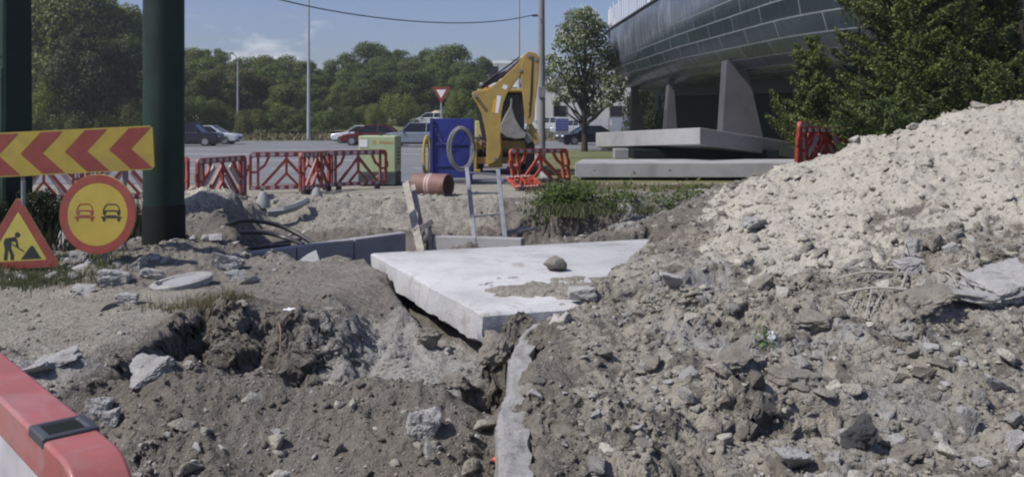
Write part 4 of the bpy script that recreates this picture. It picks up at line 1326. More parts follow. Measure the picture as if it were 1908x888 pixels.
ROCKS = [
 ('boulder', 'pale grey boulder where the brown earth meets the cream heap', 1408, 417, 54, 32, 'rubble', 11, (0, .1, .3)),
 ('stone', 'tilted brown stone with pale pieces round it on the right of the heap', 1748, 452, 52, 46, 'brownstone', 12, (.2, .6, .2)),
 ('stone', 'dark brown stone just above the tilted one on the heap', 1785, 424, 34, 28, 'brownstone', 13, (0, .4, 0)),
 ('concrete_chunk', 'white angular chunk touching the left side of the tilted brown stone', 1708, 464, 30, 36, 'rubble', 14, (0, .3, .4)),
 ('concrete_chunk', 'flat bluish white chunk below the tilted brown stone', 1698, 495, 50, 22, 'rubble', 15, (0, -.1, 0)),
 ('concrete_chunk', 'small sharp white chunk right of the tilted brown stone', 1775, 466, 24, 22, 'rubble', 16, (0, -.5, 0)),
 ('stone_plate', 'dark flat stone plate stuck slanting into the cream gravel', 1422, 532, 44, 20, 'brownstone', 17, (0, -.55, .2)),
 ('conglomerate_lump', 'big round dark grey pebbly lump low on the right', 1609, 806, 88, 84, 'darkstone', 18, (0, .3, 0)),
 ('concrete_chunk', 'pale squarish chunk at the bottom edge right of centre', 1478, 868, 62, 44, 'rubble', 19, (0, .1, .2)),
 ('concrete_chunk', 'pale grey angular chunk on the trench berm at the bottom centre', 786, 788, 56, 46, 'rubble', 20, (.2, .3, .1)),
 ('concrete_chunk', 'upright pale shard just below the chunk on the berm', 806, 838, 28, 40, 'rubble', 21, (0, .2, .5)),
 ('concrete_lump', 'broken concrete lump with a dark hollow below, left of the trench', 280, 690, 88, 46, 'rubble', 22, (0, -.15, .2)),
 ('stone', 'small white stone on the trench edge right of the broken lump', 352, 682, 26, 18, 'limestone', 23, (0, .1, 0)),
 ('concrete_chunk', 'grey white rubble chunk just beyond the black clip of the near barrier', 180, 762, 40, 40, 'rubble', 24, (0, .2, 0)),
 ('concrete_chunk', 'smaller grey chunk right of the rubble beyond the near barrier clip', 205, 778, 34, 26, 'rubble', 25, (0, -.2, 0)),
 ('stone', 'yellowish round stone beside the top rail of the near barrier', 84, 728, 26, 24, 'limestone', 26, (0, 0, 0)),
 ('concrete_chunk', 'long chalky lump at the broken edge of the flat dirt, far left', 100, 672, 74, 22, 'rubble', 27, (0, -.35, .2)),
 ('concrete_chunk', 'chalky lump at the left end of the crumbled flat edge', 62, 694, 48, 20, 'rubble', 28, (0, -.25, 0)),
 ('stone', 'dark stone at the mouth of the hole beside the footing', 898, 752, 42, 36, 'brownstone', 30, (0, .2, 0)),
 ('clod', 'lumpy brown clod below the slab underside, mid trench slope', 795, 630, 70, 38, 'brownstone', 31, (0, .1, 0)),
 ('clod', 'second brown clod left of the boulder under the slab', 848, 712, 58, 34, 'brownstone', 32, (0, .3, 0)),
 ('concrete_chunk', 'white angular chunk at the soil edge on the big slab', 1052, 530, 28, 26, 'rubble', 33, (.1, .3, 0)),
 ('concrete_chunk', 'pale flat chunk right of the white one at the slab soil edge', 1085, 550, 52, 24, 'rubble', 34, (0, -.1, 0)),
 ('concrete_chunk', 'tilted grey shard at the slab edge nearest the round stone', 1097, 514, 28, 24, 'rubble', 35, (0, -.6, 0)),
 ('concrete_chunk', 'bluish grey chunk half sunk in the cream and brown border', 1250, 531, 44, 32, 'rubble', 36, (0, .2, 0)),
 ('stone', 'white stone alone on the brown slope below the heap', 1364, 628, 30, 24, 'limestone', 37, (0, .1, 0)),
 ('stone', 'tiny white stone on the brown slope in the middle right', 1182, 650, 18, 14, 'limestone', 38, (0, .1, 0)),
 ('paper_scrap', 'flat white scrap lying on the smooth dirt left of the slab', 540, 577, 30, 8, 'whitepaint', 39, (0, -.1, .3)),
 ('stone', 'small white stone left of the white scrap on the smooth dirt', 452, 566, 24, 12, 'limestone', 40, (0, .1, 0)),
 ('clod', 'large brown clod overhanging a dark gap on the right slope', 1528, 600, 96, 42, 'brownstone', 41, (0, .15, .2)),
 ('clod', 'wide brown clod with a black gap beneath it at the lower right', 1480, 706, 120, 34, 'brownstone', 42, (0, .1, .1)),
 ('concrete_chunk', 'bluish upright shard at the far right slope', 1866, 712, 34, 44, 'rubble', 43, (0, -.5, 0)),
 ('concrete_chunk', 'grey slanting shard above the bottom right corner', 1800, 792, 34, 54, 'rubble', 44, (0, .3, 0)),
 ('concrete_chunk', 'white chunk at the right frame edge near the bottom', 1898, 826, 34, 36, 'rubble', 45, (0, 0, 0)),
 ('concrete_chunk', 'white flat chunk right of the dark pebbly lump', 1668, 822, 32, 18, 'rubble', 46, (0, .1, 0)),
 ('clod', 'brown clod between the dark lump and the grey slanting shard', 1702, 848, 90, 50, 'brownstone', 47, (0, -.2, 0)),
 ('concrete_chunk', 'knobbly white rubble left of the manhole ring', 212, 520, 54, 30, 'rubble', 48, (0, .1, .2)),
 ('concrete_chunk', 'rounded pale chunk between the round sign and manhole ring', 250, 490, 34, 20, 'rubble', 49, (0, 0, 0)),
 ('concrete_chunk', 'thick white broken piece right of the manhole ring', 420, 492, 54, 34, 'rubble', 50, (0, .3, .2)),
 ('concrete_chunk', 'small white block in front of the thick broken piece', 440, 515, 30, 18, 'rubble', 51, (0, 0, .1)),
 ('concrete_chunk', 'flat white lump in the grass right of the triangle sign', 150, 542, 44, 16, 'rubble', 52, (0, 0, 0)),
 ('concrete_chunk', 'whitish dome shaped lump below the white rubble', 236, 558, 36, 20, 'rubble', 53, (0, 0, 0)),
 ('concrete_chunk', 'light grey chunk behind the round sign at its lower left', 118, 448, 34, 40, 'rubble', 54, (0, .2, 0)),
 ('concrete_chunk', 'white chunk on the ground under the round sign, left side', 145, 478, 28, 18, 'rubble', 55, (0, 0, 0)),
 ('concrete_chunk', 'grey long chunk under the manhole ring edge, left', 285, 512, 46, 18, 'rubble', 56, (0, .1, .2)),
 ('limestone_lump', 'knobbly limestone lump near the crest of the heap', 1702, 235, 30, 16, 'limestone', 57, (0, .1, 0)),
 ('limestone_lump', 'large limestone lump on the very crest of the heap', 1832, 196, 40, 18, 'limestone', 58, (0, .1, 0)),
 ('stone', 'brown stone low in the middle of the cream slope', 1500, 462, 40, 22, 'brownstone', 59, (0, -.4, 0)),
 ('stone', 'grey flat stone at the lower left of the cream slope', 1525, 474, 50, 14, 'brownstone', 60, (0, -.45, 0)),
]
for nm, lab, x, y, w_, h_, mt, sd_, rt in ROCKS:
    px_rock(nm, lab, nm.replace('_', ' '), x, y, w_, h_, mt, sd_, rt, box=nm in ('concrete_chunk', 'concrete_lump', 'stone_plate'), rough=.16)

rock('boulder', 'big brown boulder leaning under the slab corner against the footing, dark hole below', 'boulder', (-.17, 6.70, -.05), (.20, .26, .15), (.18, -.42, .15), 'brownstone', 129, 1.0, .14, False, 18)
# pale board leaning at the wall
m = MB(); m.prism([(-.28, -.15), (.25, -.12), (.15, .17), (.05, .12)], -.02, .02); o = m.build('broken_board', MAT['concrete'], bevel=.006)
p = U(566, 490, 10.9); o.location = p; o.rotation_euler = (R(-30), 0, R(10)); tag(o, 'pale pointed broken board leaning in the gap before the grey wall', 'board')

# tilted flagstones on the right
def flag(label, x, y, w, d, th, rot, seed, mat='rubble', up=.08, name='broken_slab'):
    p = land(x, y)
    o = rock(name, label, 'concrete piece', p + Vector((0, 0, up)), (w * .5, d * .55, th * .75), rot, mat, seed, 1.0, .20, mat != 'brownstone', 16)
    return o


flag('broken grey concrete piece tilted over a dark hollow right of the roots', 1722, 580, .46, .36, .12, (R(22), R(-16), R(-20)), 61, 'brownstone', .05)
flag('large pale concrete piece at the right frame edge on the heap foot', 1868, 548, .52, .4, .10, (R(16), R(-12), R(5)), 62, 'rubble', .05)
flag('pale piece with a dark split below, between the tilted piece and frame edge', 1800, 572, .40, .22, .06, (R(10), R(4), R(-8)), 63, 'rubble', .08)
flag('long brown tilted plate of old tarmac with a black gap beneath it', 1370, 694, .50, .22, .05, (R(26), R(-26), R(20)), 64, 'brownstone', .09, 'tarmac_plate')
flag('dark flat chip lying on the smooth dirt at the trench lip', 440, 597, .16, .08, .03, (0, 0, R(4)), 65, 'brownstone', .01, 'stone_chip')

# medium stones nothing tells apart
def stones(n, seed, accept, smin, smax, mat, label, group, name):
    rs = np.random.RandomState(seed); protos = []
    for s in range(6):
        bm = rock_bm(seed * 50 + s, .8, 2, .08, 12)
        me = bpy.data.meshes.new(name); bm.to_mesh(me); bm.free(); me.materials.append(MAT[mat])
        me.polygons.foreach_set('use_smooth', [True] * len(me.polygons)); me.set_sharp_from_angle(angle=R(28)); protos.append(me)
    made = 0
    while made < n:
        Y = 3.6 * (12.0 / 3.6) ** rs.rand(); X = (rs.rand() * 2 - 1) * .6 * Y
        if not accept(X, Y): continue
        s = smin + (smax - smin) * rs.rand() ** 2.2
        z = float(height(np.array([X]), np.array([Y]))[0])
        o = bpy.data.objects.new(name, protos[made % 6]); C.objects.link(o)
        o.location = (X, Y, z + s * .15); o.scale = (s * rs.uniform(.9, 1.3), s * rs.uniform(.8, 1.1), s * rs.uniform(.6, 1.0))
        o.rotation_euler = (rs.uniform(-.5, .5), rs.uniform(-.5, .5), rs.uniform(0, 6.3)); tag(o, label, 'stone', group)
        made += 1


offslab = lambda X, Y: bool(not_on_slab(np.array([X]), np.array([Y]))[0])
hd = lambda X, Y: math.hypot(X - HEAP[0], Y - HEAP[1])
stones(75, 301, lambda X, Y: hd(X, Y) < 4.6 and offslab(X, Y), .025, .085, 'limestone', 'loose cream limestone lump lying on the slope of the spoil heap', 'limestone lumps on the spoil heap', 'limestone_lump')
stones(80, 302, lambda X, Y: hd(X, Y) > 4.2 and X > .1 and Y < 8 and offslab(X, Y), .022, .085, 'brownstone', 'loose brown grey stone on the dug earth right of the footing', 'brown stones on the right slope', 'stone')
stones(50, 303, lambda X, Y: X > .1 and hd(X, Y) > 3.8 and Y < 8 and offslab(X, Y), .022, .06, 'rubble', 'small pale concrete fragment on the dug earth right of the footing', 'concrete fragments on the right slope', 'concrete_fragment')
stones(60, 304, lambda X, Y: X < -.15 and Y < 7.2, .015, .045, 'rubble', 'small pale rubble fragment on the earth round the near trench', 'rubble fragments round the near trench', 'concrete_fragment')
stones(60, 305, lambda X, Y: -5.6 < X < -2.6 and 8.9 < Y < 11.4, .05, .18, 'rubble', 'white rubble piece scattered round the foot of the green column', 'rubble round the column foot', 'concrete_fragment')

# roots and twigs
TW = [((1690, 520), (1665, 590), .011, 'pale straight root standing up out of the gravel'), ((1560, 560), (1690, 545), .010, 'long pale root lying flat across the gravel'),
      ((1600, 555), (1585, 585), .007, 'short twig hanging below the long flat root on the left'), ((1625, 548), (1612, 600), .007, 'thin twig hanging below the long root near its middle'),
      ((1650, 552), (1625, 592), .007, 'slanting twig beside the middle hanging one'), ((1690, 455), (1670, 520), .006, 'thin bent twig rising beside the white chunks'),
      ((1560, 530), (1665, 515), .008, 'upper brown root lying across the gravel'), ((1755, 515), (1785, 540), .009, 'stub of pale root poking out near the frame side'),
      ((520, 617), (522, 665), .008, 'thin rusty rod sticking out of the trench wall')]
for a, b, r_, lab in TW:
    pa, pb = land(*a, .05), land(*b, .02); mid = (pa + pb) / 2 + Vector((.01, 0, .03))
    cable([pa, mid, pb], r_, lab, 'rootwood' if 'rod' not in lab else 'rust', 'root' if 'rod' not in lab else 'rusty_rod', 'root' if 'rod' not in lab else 'rod')
# crumpled wrapper
bm = rock_bm(77, .6, 2, .3); me = bpy.data.meshes.new('crumpled_wrapper')
for v in bm.verts: v.co *= .055
bm.to_mesh(me); bm.free()
me.materials.append(simple('wrapper_red', (.5, .09, .05), .4)); me.materials.append(simple('wrapper_blue', (.05, .09, .25), .4)); me.materials.append(MAT['whitepaint'])
for p_ in me.polygons: p_.material_index = 1 if p_.center.z > .018 else (2 if p_.center.x > .02 else 0)
o = bpy.data.objects.new('crumpled_wrapper', me); C.objects.link(o); o.location = land(930, 862, .02); tag(o, 'crumpled red white and blue wrapper beside the footing at the bottom edge', 'litter')

# ================================================================== digger
D0 = 27.6
def DP(cx_, cy_):
    """corner of the digger arm outline, in metres in the plane of the arm"""
    x = 860 + cx_ / 3.417; y = 80 + cy_ / 3.417
    return ((x - CX) / F * D0, CZ - (y - HY) / F * D0)


t = thing('backhoe_loader', 'yellow backhoe digger seen from behind with its arm folded and bucket curled', 'digger', (0, D0, 0))
boom = [DP(*p) for p in [(66, 325), (74, 312), (100, 308), (160, 298), (215, 262), (265, 222), (320, 170), (365, 125), (385, 92), (405, 70), (432, 62), (450, 80), (445, 108), (420, 140), (380, 200), (335, 262), (290, 325), (268, 385), (255, 450), (250, 600), (254, 690), (238, 735), (200, 765), (165, 775), (158, 700), (162, 620), (150, 540), (128, 450), (98, 388), (72, 352)]]
m = MB(); m.prism(boom, -.16, .16); m.build('boom', MAT['yellow'], t, bevel=.02)
m = MB(); m.prism([DP(*p) for p in [(96, 392), (126, 452), (148, 542), (160, 622), (130, 600), (112, 500), (92, 420)]], -.10, .10); m.build('boom_underside', MAT['dark'], t)
stick = [DP(*p) for p in [(398, 84), (420, 60), (470, 68), (494, 98), (490, 200), (474, 340), (458, 470), (448, 520), (415, 526), (402, 470), (390, 350), (378, 250), (380, 150)]]
m = MB(); m.prism(stick, -.30, -.165); m.prism(stick, .165, .25); m.build('stick', MAT['yellow'], t, bevel=.02)
m = MB(); m.prism([DP(*p) for p in [(448, 90), (458, 90), (452, 330), (438, 470), (428, 470), (436, 330)]], -.308, -.298); m.build('stick_rib', MAT['dark'], t)
bk = [DP(*p) for p in [(316, 388), (330, 440), (348, 495), (380, 545), (415, 576), (404, 604), (345, 612), (285, 598), (252, 570), (248, 522), (272, 470), (298, 425)]]
m = MB(); m.prism(bk, -.42, .34); bkt = m.build('bucket', MAT['bucket'], t, bevel=.03)
for k in range(4):
    m = MB(); p = DP(316, 388); m.box((p[0], -.34 + k * .2, p[1] + .05), (.06, .08, .22)); m.build('tooth', MAT['bucket'], bkt)
m = MB(); m.prism([DP(*p) for p in [(415, 525), (448, 515), (485, 575), (498, 630), (470, 655), (455, 630), (440, 570), (410, 560)]], -.2, .15); m.build('bucket_link', MAT['yellow'], t, bevel=.015)
m = MB(); m.prism([DP(*p) for p in [(410, 560), (440, 575), (452, 625), (420, 640), (395, 600)]], -.22, .17); m.build('bucket_lug', MAT['bucket'], t, bevel=.015)
def rod(name, a, b, r, mat, y=0.0):
    pa, pb = DP(*a), DP(*b); m = MB(); m.cyl((pa[0], y, pa[1]), (pb[0], y, pb[1]), r, n=12); return m.build(name, MAT[mat], t, smooth=True)
rod('stick_cylinder', (120, 282), (285, 190), .09, 'dark'); rod('stick_cylinder_rod', (285, 190), (392, 85), .045, 'aluminium')
rod('hydraulic_hose', (140, 262), (370, 92), .03, 'rubber', -.08); rod('hydraulic_hose', (150, 275), (385, 105), .025, 'rubber', .1)
rod('bucket_cylinder', (425, 150), (425, 360), .06, 'yellow', -.0); rod('bucket_cylinder_rod', (425, 360), (430, 520), .035, 'aluminium', 0)
for p in ((90, 340), (374, 178), (425, 88), (470, 108), (420, 540), (215, 735), (482, 640)):
    q = DP(*p); m = MB(); m.cyl((q[0], -.33, q[1]), (q[0], .28, q[1]), .055, n=14); m.build('pivot_pin', MAT['steel'], t, smooth=True)
for k, p in enumerate(((430, 390), (428, 430), (426, 475))):
    q = DP(*p); m = MB(); m.cyl((q[0], -.306, q[1]), (q[0], -.302, q[1]), .025, n=10); m.build('stick_bolt', MAT['dark'], t)
m = MB(); m.poly([DP(*p) for p in [(205, 360), (225, 358), (213, 446), (192, 442)]], 0, -.165); m.build('decal', simple('orange_decal', (.62, .36, .04), .4, var=.05), t)
m = MB(); m.poly([DP(*p) for p in [(226, 335), (254, 338), (234, 448), (215, 446)]], 0, -.165); m.build('decal', MAT['whitepaint'], t)
m = MB(); m.poly([DP(*p) for p in [(268, 265), (296, 275), (284, 300), (258, 290)]], 0, -.165); m.build('decal', MAT['whitepaint'], t)
# swing post, slide frame, stabilisers, body
q = DP(200, 720)
m = MB(); m.box((q[0] + .05, .35, .75), (.5, .5, 1.0)); m.build('swing_post', MAT['yellow'], t, bevel=.04)
m = MB(); m.box((-.35, .75, .95), (2.1, .25, .25)); m.box((-.35, .75, .45), (2.1, .25, .22)); m.build('slide_frame', MAT['yellow'], t, bevel=.02)
for x in (-1.28, .58):
    m = MB(); m.box((x, .62, .62), (.26, .26, 1.0)); m.box((x, .62, .12), (.5, .45, .08)); m.build('stabiliser', MAT['yellow'] if x < 0 else MAT['dark'], t, bevel=.02)  # right stabiliser coloured dark for the shade over the machine body
m = MB(); m.box((-.35, 2.3, .95), (1.3, 2.6, .8)); m.build('chassis', MAT['dark'], t, bevel=.05)
m = MB(); m.box((-.35, 4.3, 1.3), (1.1, 1.8, .8)); m.build('bonnet', MAT['yellow'], t, bevel=.06)
cab = MB(); cab.prism([(-1.02, 1.15), (.32, 1.15), (.42, 1.6), (.34, 2.66), (-1.04, 2.66), (-1.12, 1.6)], .95, 2.5); cab.build('cab', MAT['glass'], t, bevel=.04)
m = MB()
for x in (-1.06, .36):
    for y in (.93, 2.52): m.box((x, y, 1.95), (.09, .09, 1.5))
m.build('cab_pillar', MAT['dark'], t)
m = MB(); m.box((-.35, 1.72, 2.74), (1.62, 1.9, .14)); m.build('cab_roof', MAT['yellow'], t, bevel=.05)
m = MB(); m.lathe([(.06, 0), (.07, .03), (.07, .12), (.04, .16)], 14); o = m.build('beacon', simple('amber_lens', (.6, .22, .02), .2), t, smooth=True); o.location = (-.86, 1.3, 2.81)
m = MB(); m.box((-1.03, .55, 1.48), (.36, .12, .55)); pn = m.build('rear_panel', MAT['cream'], t, bevel=.03)
m = MB(); m.box((-1.0, .482, 1.62), (.15, .012, .19)); m.build('tail_lamp', simple('orange_lamp', (.55, .27, .03), .3), pn)
for s, y, r_, w in ((-1, 1.7, .72, .46), (1, 1.7, .72, .46), (-1, 4.6, .5, .36), (1, 4.6, .5, .36)):
    m = MB(); Mw = Matrix.Translation((-.35 + s * .88, y, r_)) @ Euler((0, R(90), 0)).to_matrix().to_4x4()
    m.lathe([(r_ * .55, -w / 2), (r_ * .93, -w / 2), (r_, -w / 2 + .06), (r_, w / 2 - .06), (r_ * .93, w / 2), (r_ * .55, w / 2)], 28, 0, Mw)
    wh = m.build('wheel', MAT['tyre'], t, smooth=True)
    m = MB(); m.lathe([(r_ * .54, -w / 2 + .04), (r_ * .54, w / 2 - .04)], 20, 0, Mw); m.build('rim', MAT['yellow'], wh, smooth=True)
m = MB(); m.cyl((-1.0, -.06, 1.05), (-.62, .1, 1.02), .09, n=12); m.build('hydraulic_valve', MAT['rust'], t, smooth=True)
m = MB(); m.tube([(-1.05, .1, 1.3), (-.95, -.05, .9), (-.7, .0, .8), (-.6, .1, 1.1)], .03, 8); m.build('hydraulic_hose', MAT['rubber'], t, smooth=True)

# ================================================================== ship on pillars
ax = Vector((.105, -1, 0)).normalized(); out_n = Vector((-1, -.105, 0)).normalized()
ship0 = Vector((5.30, 56.2, 0)) - out_n * 4.0          # stern tip on the centre line, ground level
Ls = 37.0
ship = thing('ship', 'dark plated ship hull raised on concrete pillars, white railing along the deck', 'ship', ship0)
secs = [(1.0, 7.45), (1.012, 7.0), (1.015, 6.5), (1.005, 6.0), (.985, 5.45), (.955, 4.95), (.91, 4.5), (.84, 4.15), (.73, 3.85), (.56, 3.66), (.32, 3.55), (.0, 3.5)]


def hull_pt(s, k, side):
    f, z = secs[k]
    if s < 7: b = 4.0 * (1 - (1 - s / 7) ** 2.8) ** (1 / 2.8)
    elif s > 28: b = 4.0 * max(.02, 1 - ((s - 28) / 9.2) ** 2.2)
    else: b = 4.0
    t_ = (7.45 - z) / 3.95
    zz = z + .030 * (s - 12) * (1 - t_) * (1 if s > 0 else 1) + .55 * max(0, 1 - s / 6) ** 2 * t_ - .028 * max(0, s - 18) * t_
    return ax * s + out_n * (b * f * side) + Vector((0, 0, zz))


ns = 96; ss_ = [Ls * (i / ns) ** 1.25 for i in range(ns + 1)]
V, Fq, UV = [], [], []
girth = [0]
for k in range(1, len(secs)): girth.append(girth[-1] + math.dist((secs[k][0] * 4, secs[k][1]), (secs[k - 1][0] * 4, secs[k - 1][1])))
nk = len(secs)
for side in (1, -1):
    base = len(V)
    for s in ss_:
        for k in range(nk):
            V.append(tuple(hull_pt(s, k, side))); UV.append((s, girth[k]))
    for i in range(ns):
        for k in range(nk - 1):
            Fq.append((base + i * nk + k, base + (i + 1) * nk + k, base + (i + 1) * nk + k + 1, base + i * nk + k + 1) if side == -1 else (base + i * nk + k, base + i * nk + k + 1, base + (i + 1) * nk + k + 1, base + (i + 1) * nk + k))
hm, nt, b = new_mat('hull_plates')
uvn = node(nt, 'ShaderNodeAttribute', attribute_name='plate_uv')
su = node(nt, 'ShaderNodeSeparateXYZ'); nt.links.new(uvn.outputs['Vector'], su.inputs[0])
br = node(nt, 'ShaderNodeTexBrick'); nt.links.new(uvn.outputs['Vector'], br.inputs['Vector'])
br.offset = .37; br.inputs['Scale'].default_value = 1.0; br.inputs['Brick Width'].default_value = 2.6; br.inputs['Row Height'].default_value = .50
br.inputs['Mortar Size'].default_value = .021; br.inputs['Mortar Smooth'].default_value = .3; br.inputs['Bias'].default_value = 0
br.inputs['Color1'].default_value = (.015, .027, .031, 1); br.inputs['Color2'].default_value = (.034, .050, .059, 1); br.inputs['Mortar'].default_value = (.22, .24, .26, 1)
mpu = node(nt, 'ShaderNodeMapping'); mpu.inputs['Scale'].default_value = (1.6, .22, 1); nt.links.new(uvn.outputs['Vector'], mpu.inputs[0])
streak = tex(nt, 2.2, 6, .65, vec=mpu.outputs[0]); blot = tex(nt, .7, 5, .6, vec=uvn.outputs['Vector'])
upper = ramp(nt, math_(nt, 'ADD', math_(nt, 'MULTIPLY', streak, .5), math_(nt, 'MULTIPLY', blot, .5)), [(.3, (.045, .055, .068)), (.52, (.115, .13, .155)), (.72, (.27, .29, .325))])  # upper plating: streaky worn metal, sky gloss also put into the lighter colour
edge = math_(nt, 'ADD', su.outputs['Y'], math_(nt, 'MULTIPLY', math_(nt, 'SUBTRACT', blot, .5), .9))
edge = math_(nt, 'ADD', edge, math_(nt, 'MULTIPLY', su.outputs['X'], .060))
upf = ramp(nt, math_(nt, 'MULTIPLY', edge, .2), [(.50, 1.0), (.60, 0.0)])
low = mixc(nt, .35, br.outputs['Color'], ramp(nt, blot, [(.3, .3), (.7, .7)]), 'OVERLAY')
nt.links.new(mixc(nt, math_(nt, 'MULTIPLY', upf, .92), low, upper), b.inputs['Base Color'])
nt.links.new(ramp(nt, streak, [(.3, .14), (.7, .36)]), b.inputs['Roughness']); b.inputs['Specular IOR Level'].default_value = .55
hh = math_(nt, 'ADD', math_(nt, 'MULTIPLY', br.outputs['Fac'], -1.0), math_(nt, 'MULTIPLY', blot, 1.5)); bump(nt, b, hh, .25, .03)
me = bpy.data.meshes.new('hull'); me.from_pydata(V, [], Fq)
at = me.attributes.new('plate_uv', 'FLOAT_VECTOR', 'POINT'); at.data.foreach_set('vector', np.array([(u, v, 0) for u, v in UV], np.float32).ravel())
me.polygons.foreach_set('use_smooth', [True] * len(me.polygons)); me.materials.append(hm)
ho = bpy.data.objects.new('hull', me); C.objects.link(ho); ho.parent = ship
m = MB(); dk = []
for s in ss_: dk.append(hull_pt(s, 0, 1) + Vector((0, 0, -.1)))
dk2 = [hull_pt(s, 0, -1) + Vector((0, 0, -.1)) for s in ss_]
m.add(dk + dk2, [(i, i + 1, len(dk) + i + 1, len(dk) + i) for i in range(ns)]); m.build('deck', MAT['wood'], ship)
m = MB(); m.tube([hull_pt(s, 0, 1) for s in ss_], .09, 8); m.build('gunwale', MAT['dark'], ship, smooth=True)
m = MB(); m.tube([hull_pt(s, 0, -1) for s in ss_], .09, 8); m.build('gunwale', MAT['dark'], ship, smooth=True)
i = 0; s = .25
tops = []
while s < 24:
    p = hull_pt(s, 0, 1) - out_n * .08; hgt = 1.25 if i % 3 else 1.5
    m = MB(); m.cyl(p, p + Vector((0, 0, hgt)), .03, n=8); m.build('railing_post', MAT['whitepaint'], ship, smooth=True)
    tops.append(p); s += .42 + (.12 if i % 4 == 0 else 0); i += 1
for hz in (1.2,):
    m = MB(); m.tube([p + Vector((0, 0, hz)) for p in tops], .018, 6); m.build('rail', MAT['whitepaint'], ship)
for s0, w, hz in ((7.0, 5.0, 2.3), (15, 10, 2.5)):
    p = ax * s0; m = MB(); Mx = Matrix((ax.cross(Vector((0, 0, 1))).normalized(), ax, Vector((0, 0, 1)))).transposed().to_4x4(); Mx.translation = p + Vector((0, 0, 7.4))
    m.box((0, w / 2, hz / 2), (4.4, w, hz), 0, None, Mx); dh = m.build('deck_house', MAT['whitepaint'], ship, bevel=.08)
    for k in range(int(w / 1.4)):
        m = MB()
        for sd in (-2.21, 2.21): m.box((sd, .8 + k * 1.35, hz * .6), (.03, .8, .6), 0, None, Mx)
        m.build('window', MAT['glass'], dh)
m = MB(); m.bar(hull_pt(2.0, 11, 1) + Vector((0, 0, -.15)), hull_pt(34, 11, 1) + Vector((0, 0, -.15)), .5, .35); m.build('keel', MAT['dark'], ship)
m = MB(); m.prism([(-.15, 2.5), (.9, 2.5), (.7, 4.4), (-.15, 4.6)], -.06, .06, 0, Matrix.Translation(ax * .9) @ Matrix((ax, ax.cross(Vector((0, 0, 1))), Vector((0, 0, 1)))).transposed().to_4x4()); m.build('rudder', MAT['dark'], ship)

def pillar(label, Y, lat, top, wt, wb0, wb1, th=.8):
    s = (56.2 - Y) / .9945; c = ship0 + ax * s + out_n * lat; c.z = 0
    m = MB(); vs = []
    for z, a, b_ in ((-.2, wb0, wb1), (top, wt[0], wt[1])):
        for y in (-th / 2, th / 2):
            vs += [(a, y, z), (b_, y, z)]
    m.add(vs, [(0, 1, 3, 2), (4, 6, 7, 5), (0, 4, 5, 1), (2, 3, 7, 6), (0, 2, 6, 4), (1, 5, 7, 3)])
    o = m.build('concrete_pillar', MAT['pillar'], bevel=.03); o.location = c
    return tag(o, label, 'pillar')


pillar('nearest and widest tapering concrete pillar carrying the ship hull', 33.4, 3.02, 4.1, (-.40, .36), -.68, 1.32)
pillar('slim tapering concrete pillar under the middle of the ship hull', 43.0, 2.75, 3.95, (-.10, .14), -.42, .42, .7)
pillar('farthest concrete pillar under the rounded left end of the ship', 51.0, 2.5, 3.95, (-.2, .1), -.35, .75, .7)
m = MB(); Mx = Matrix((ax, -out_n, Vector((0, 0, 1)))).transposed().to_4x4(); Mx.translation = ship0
m.box((18.2, 2.1, 1.7), (33, 3.6, 3.9), 0, None, Mx); o = m.build('hull_shade_wall', MAT['tar']); tag(o, 'black wall added for the shade under the ship hull between the pillars', 'wall')  # wall added and coloured near-black for the darkness under the hull

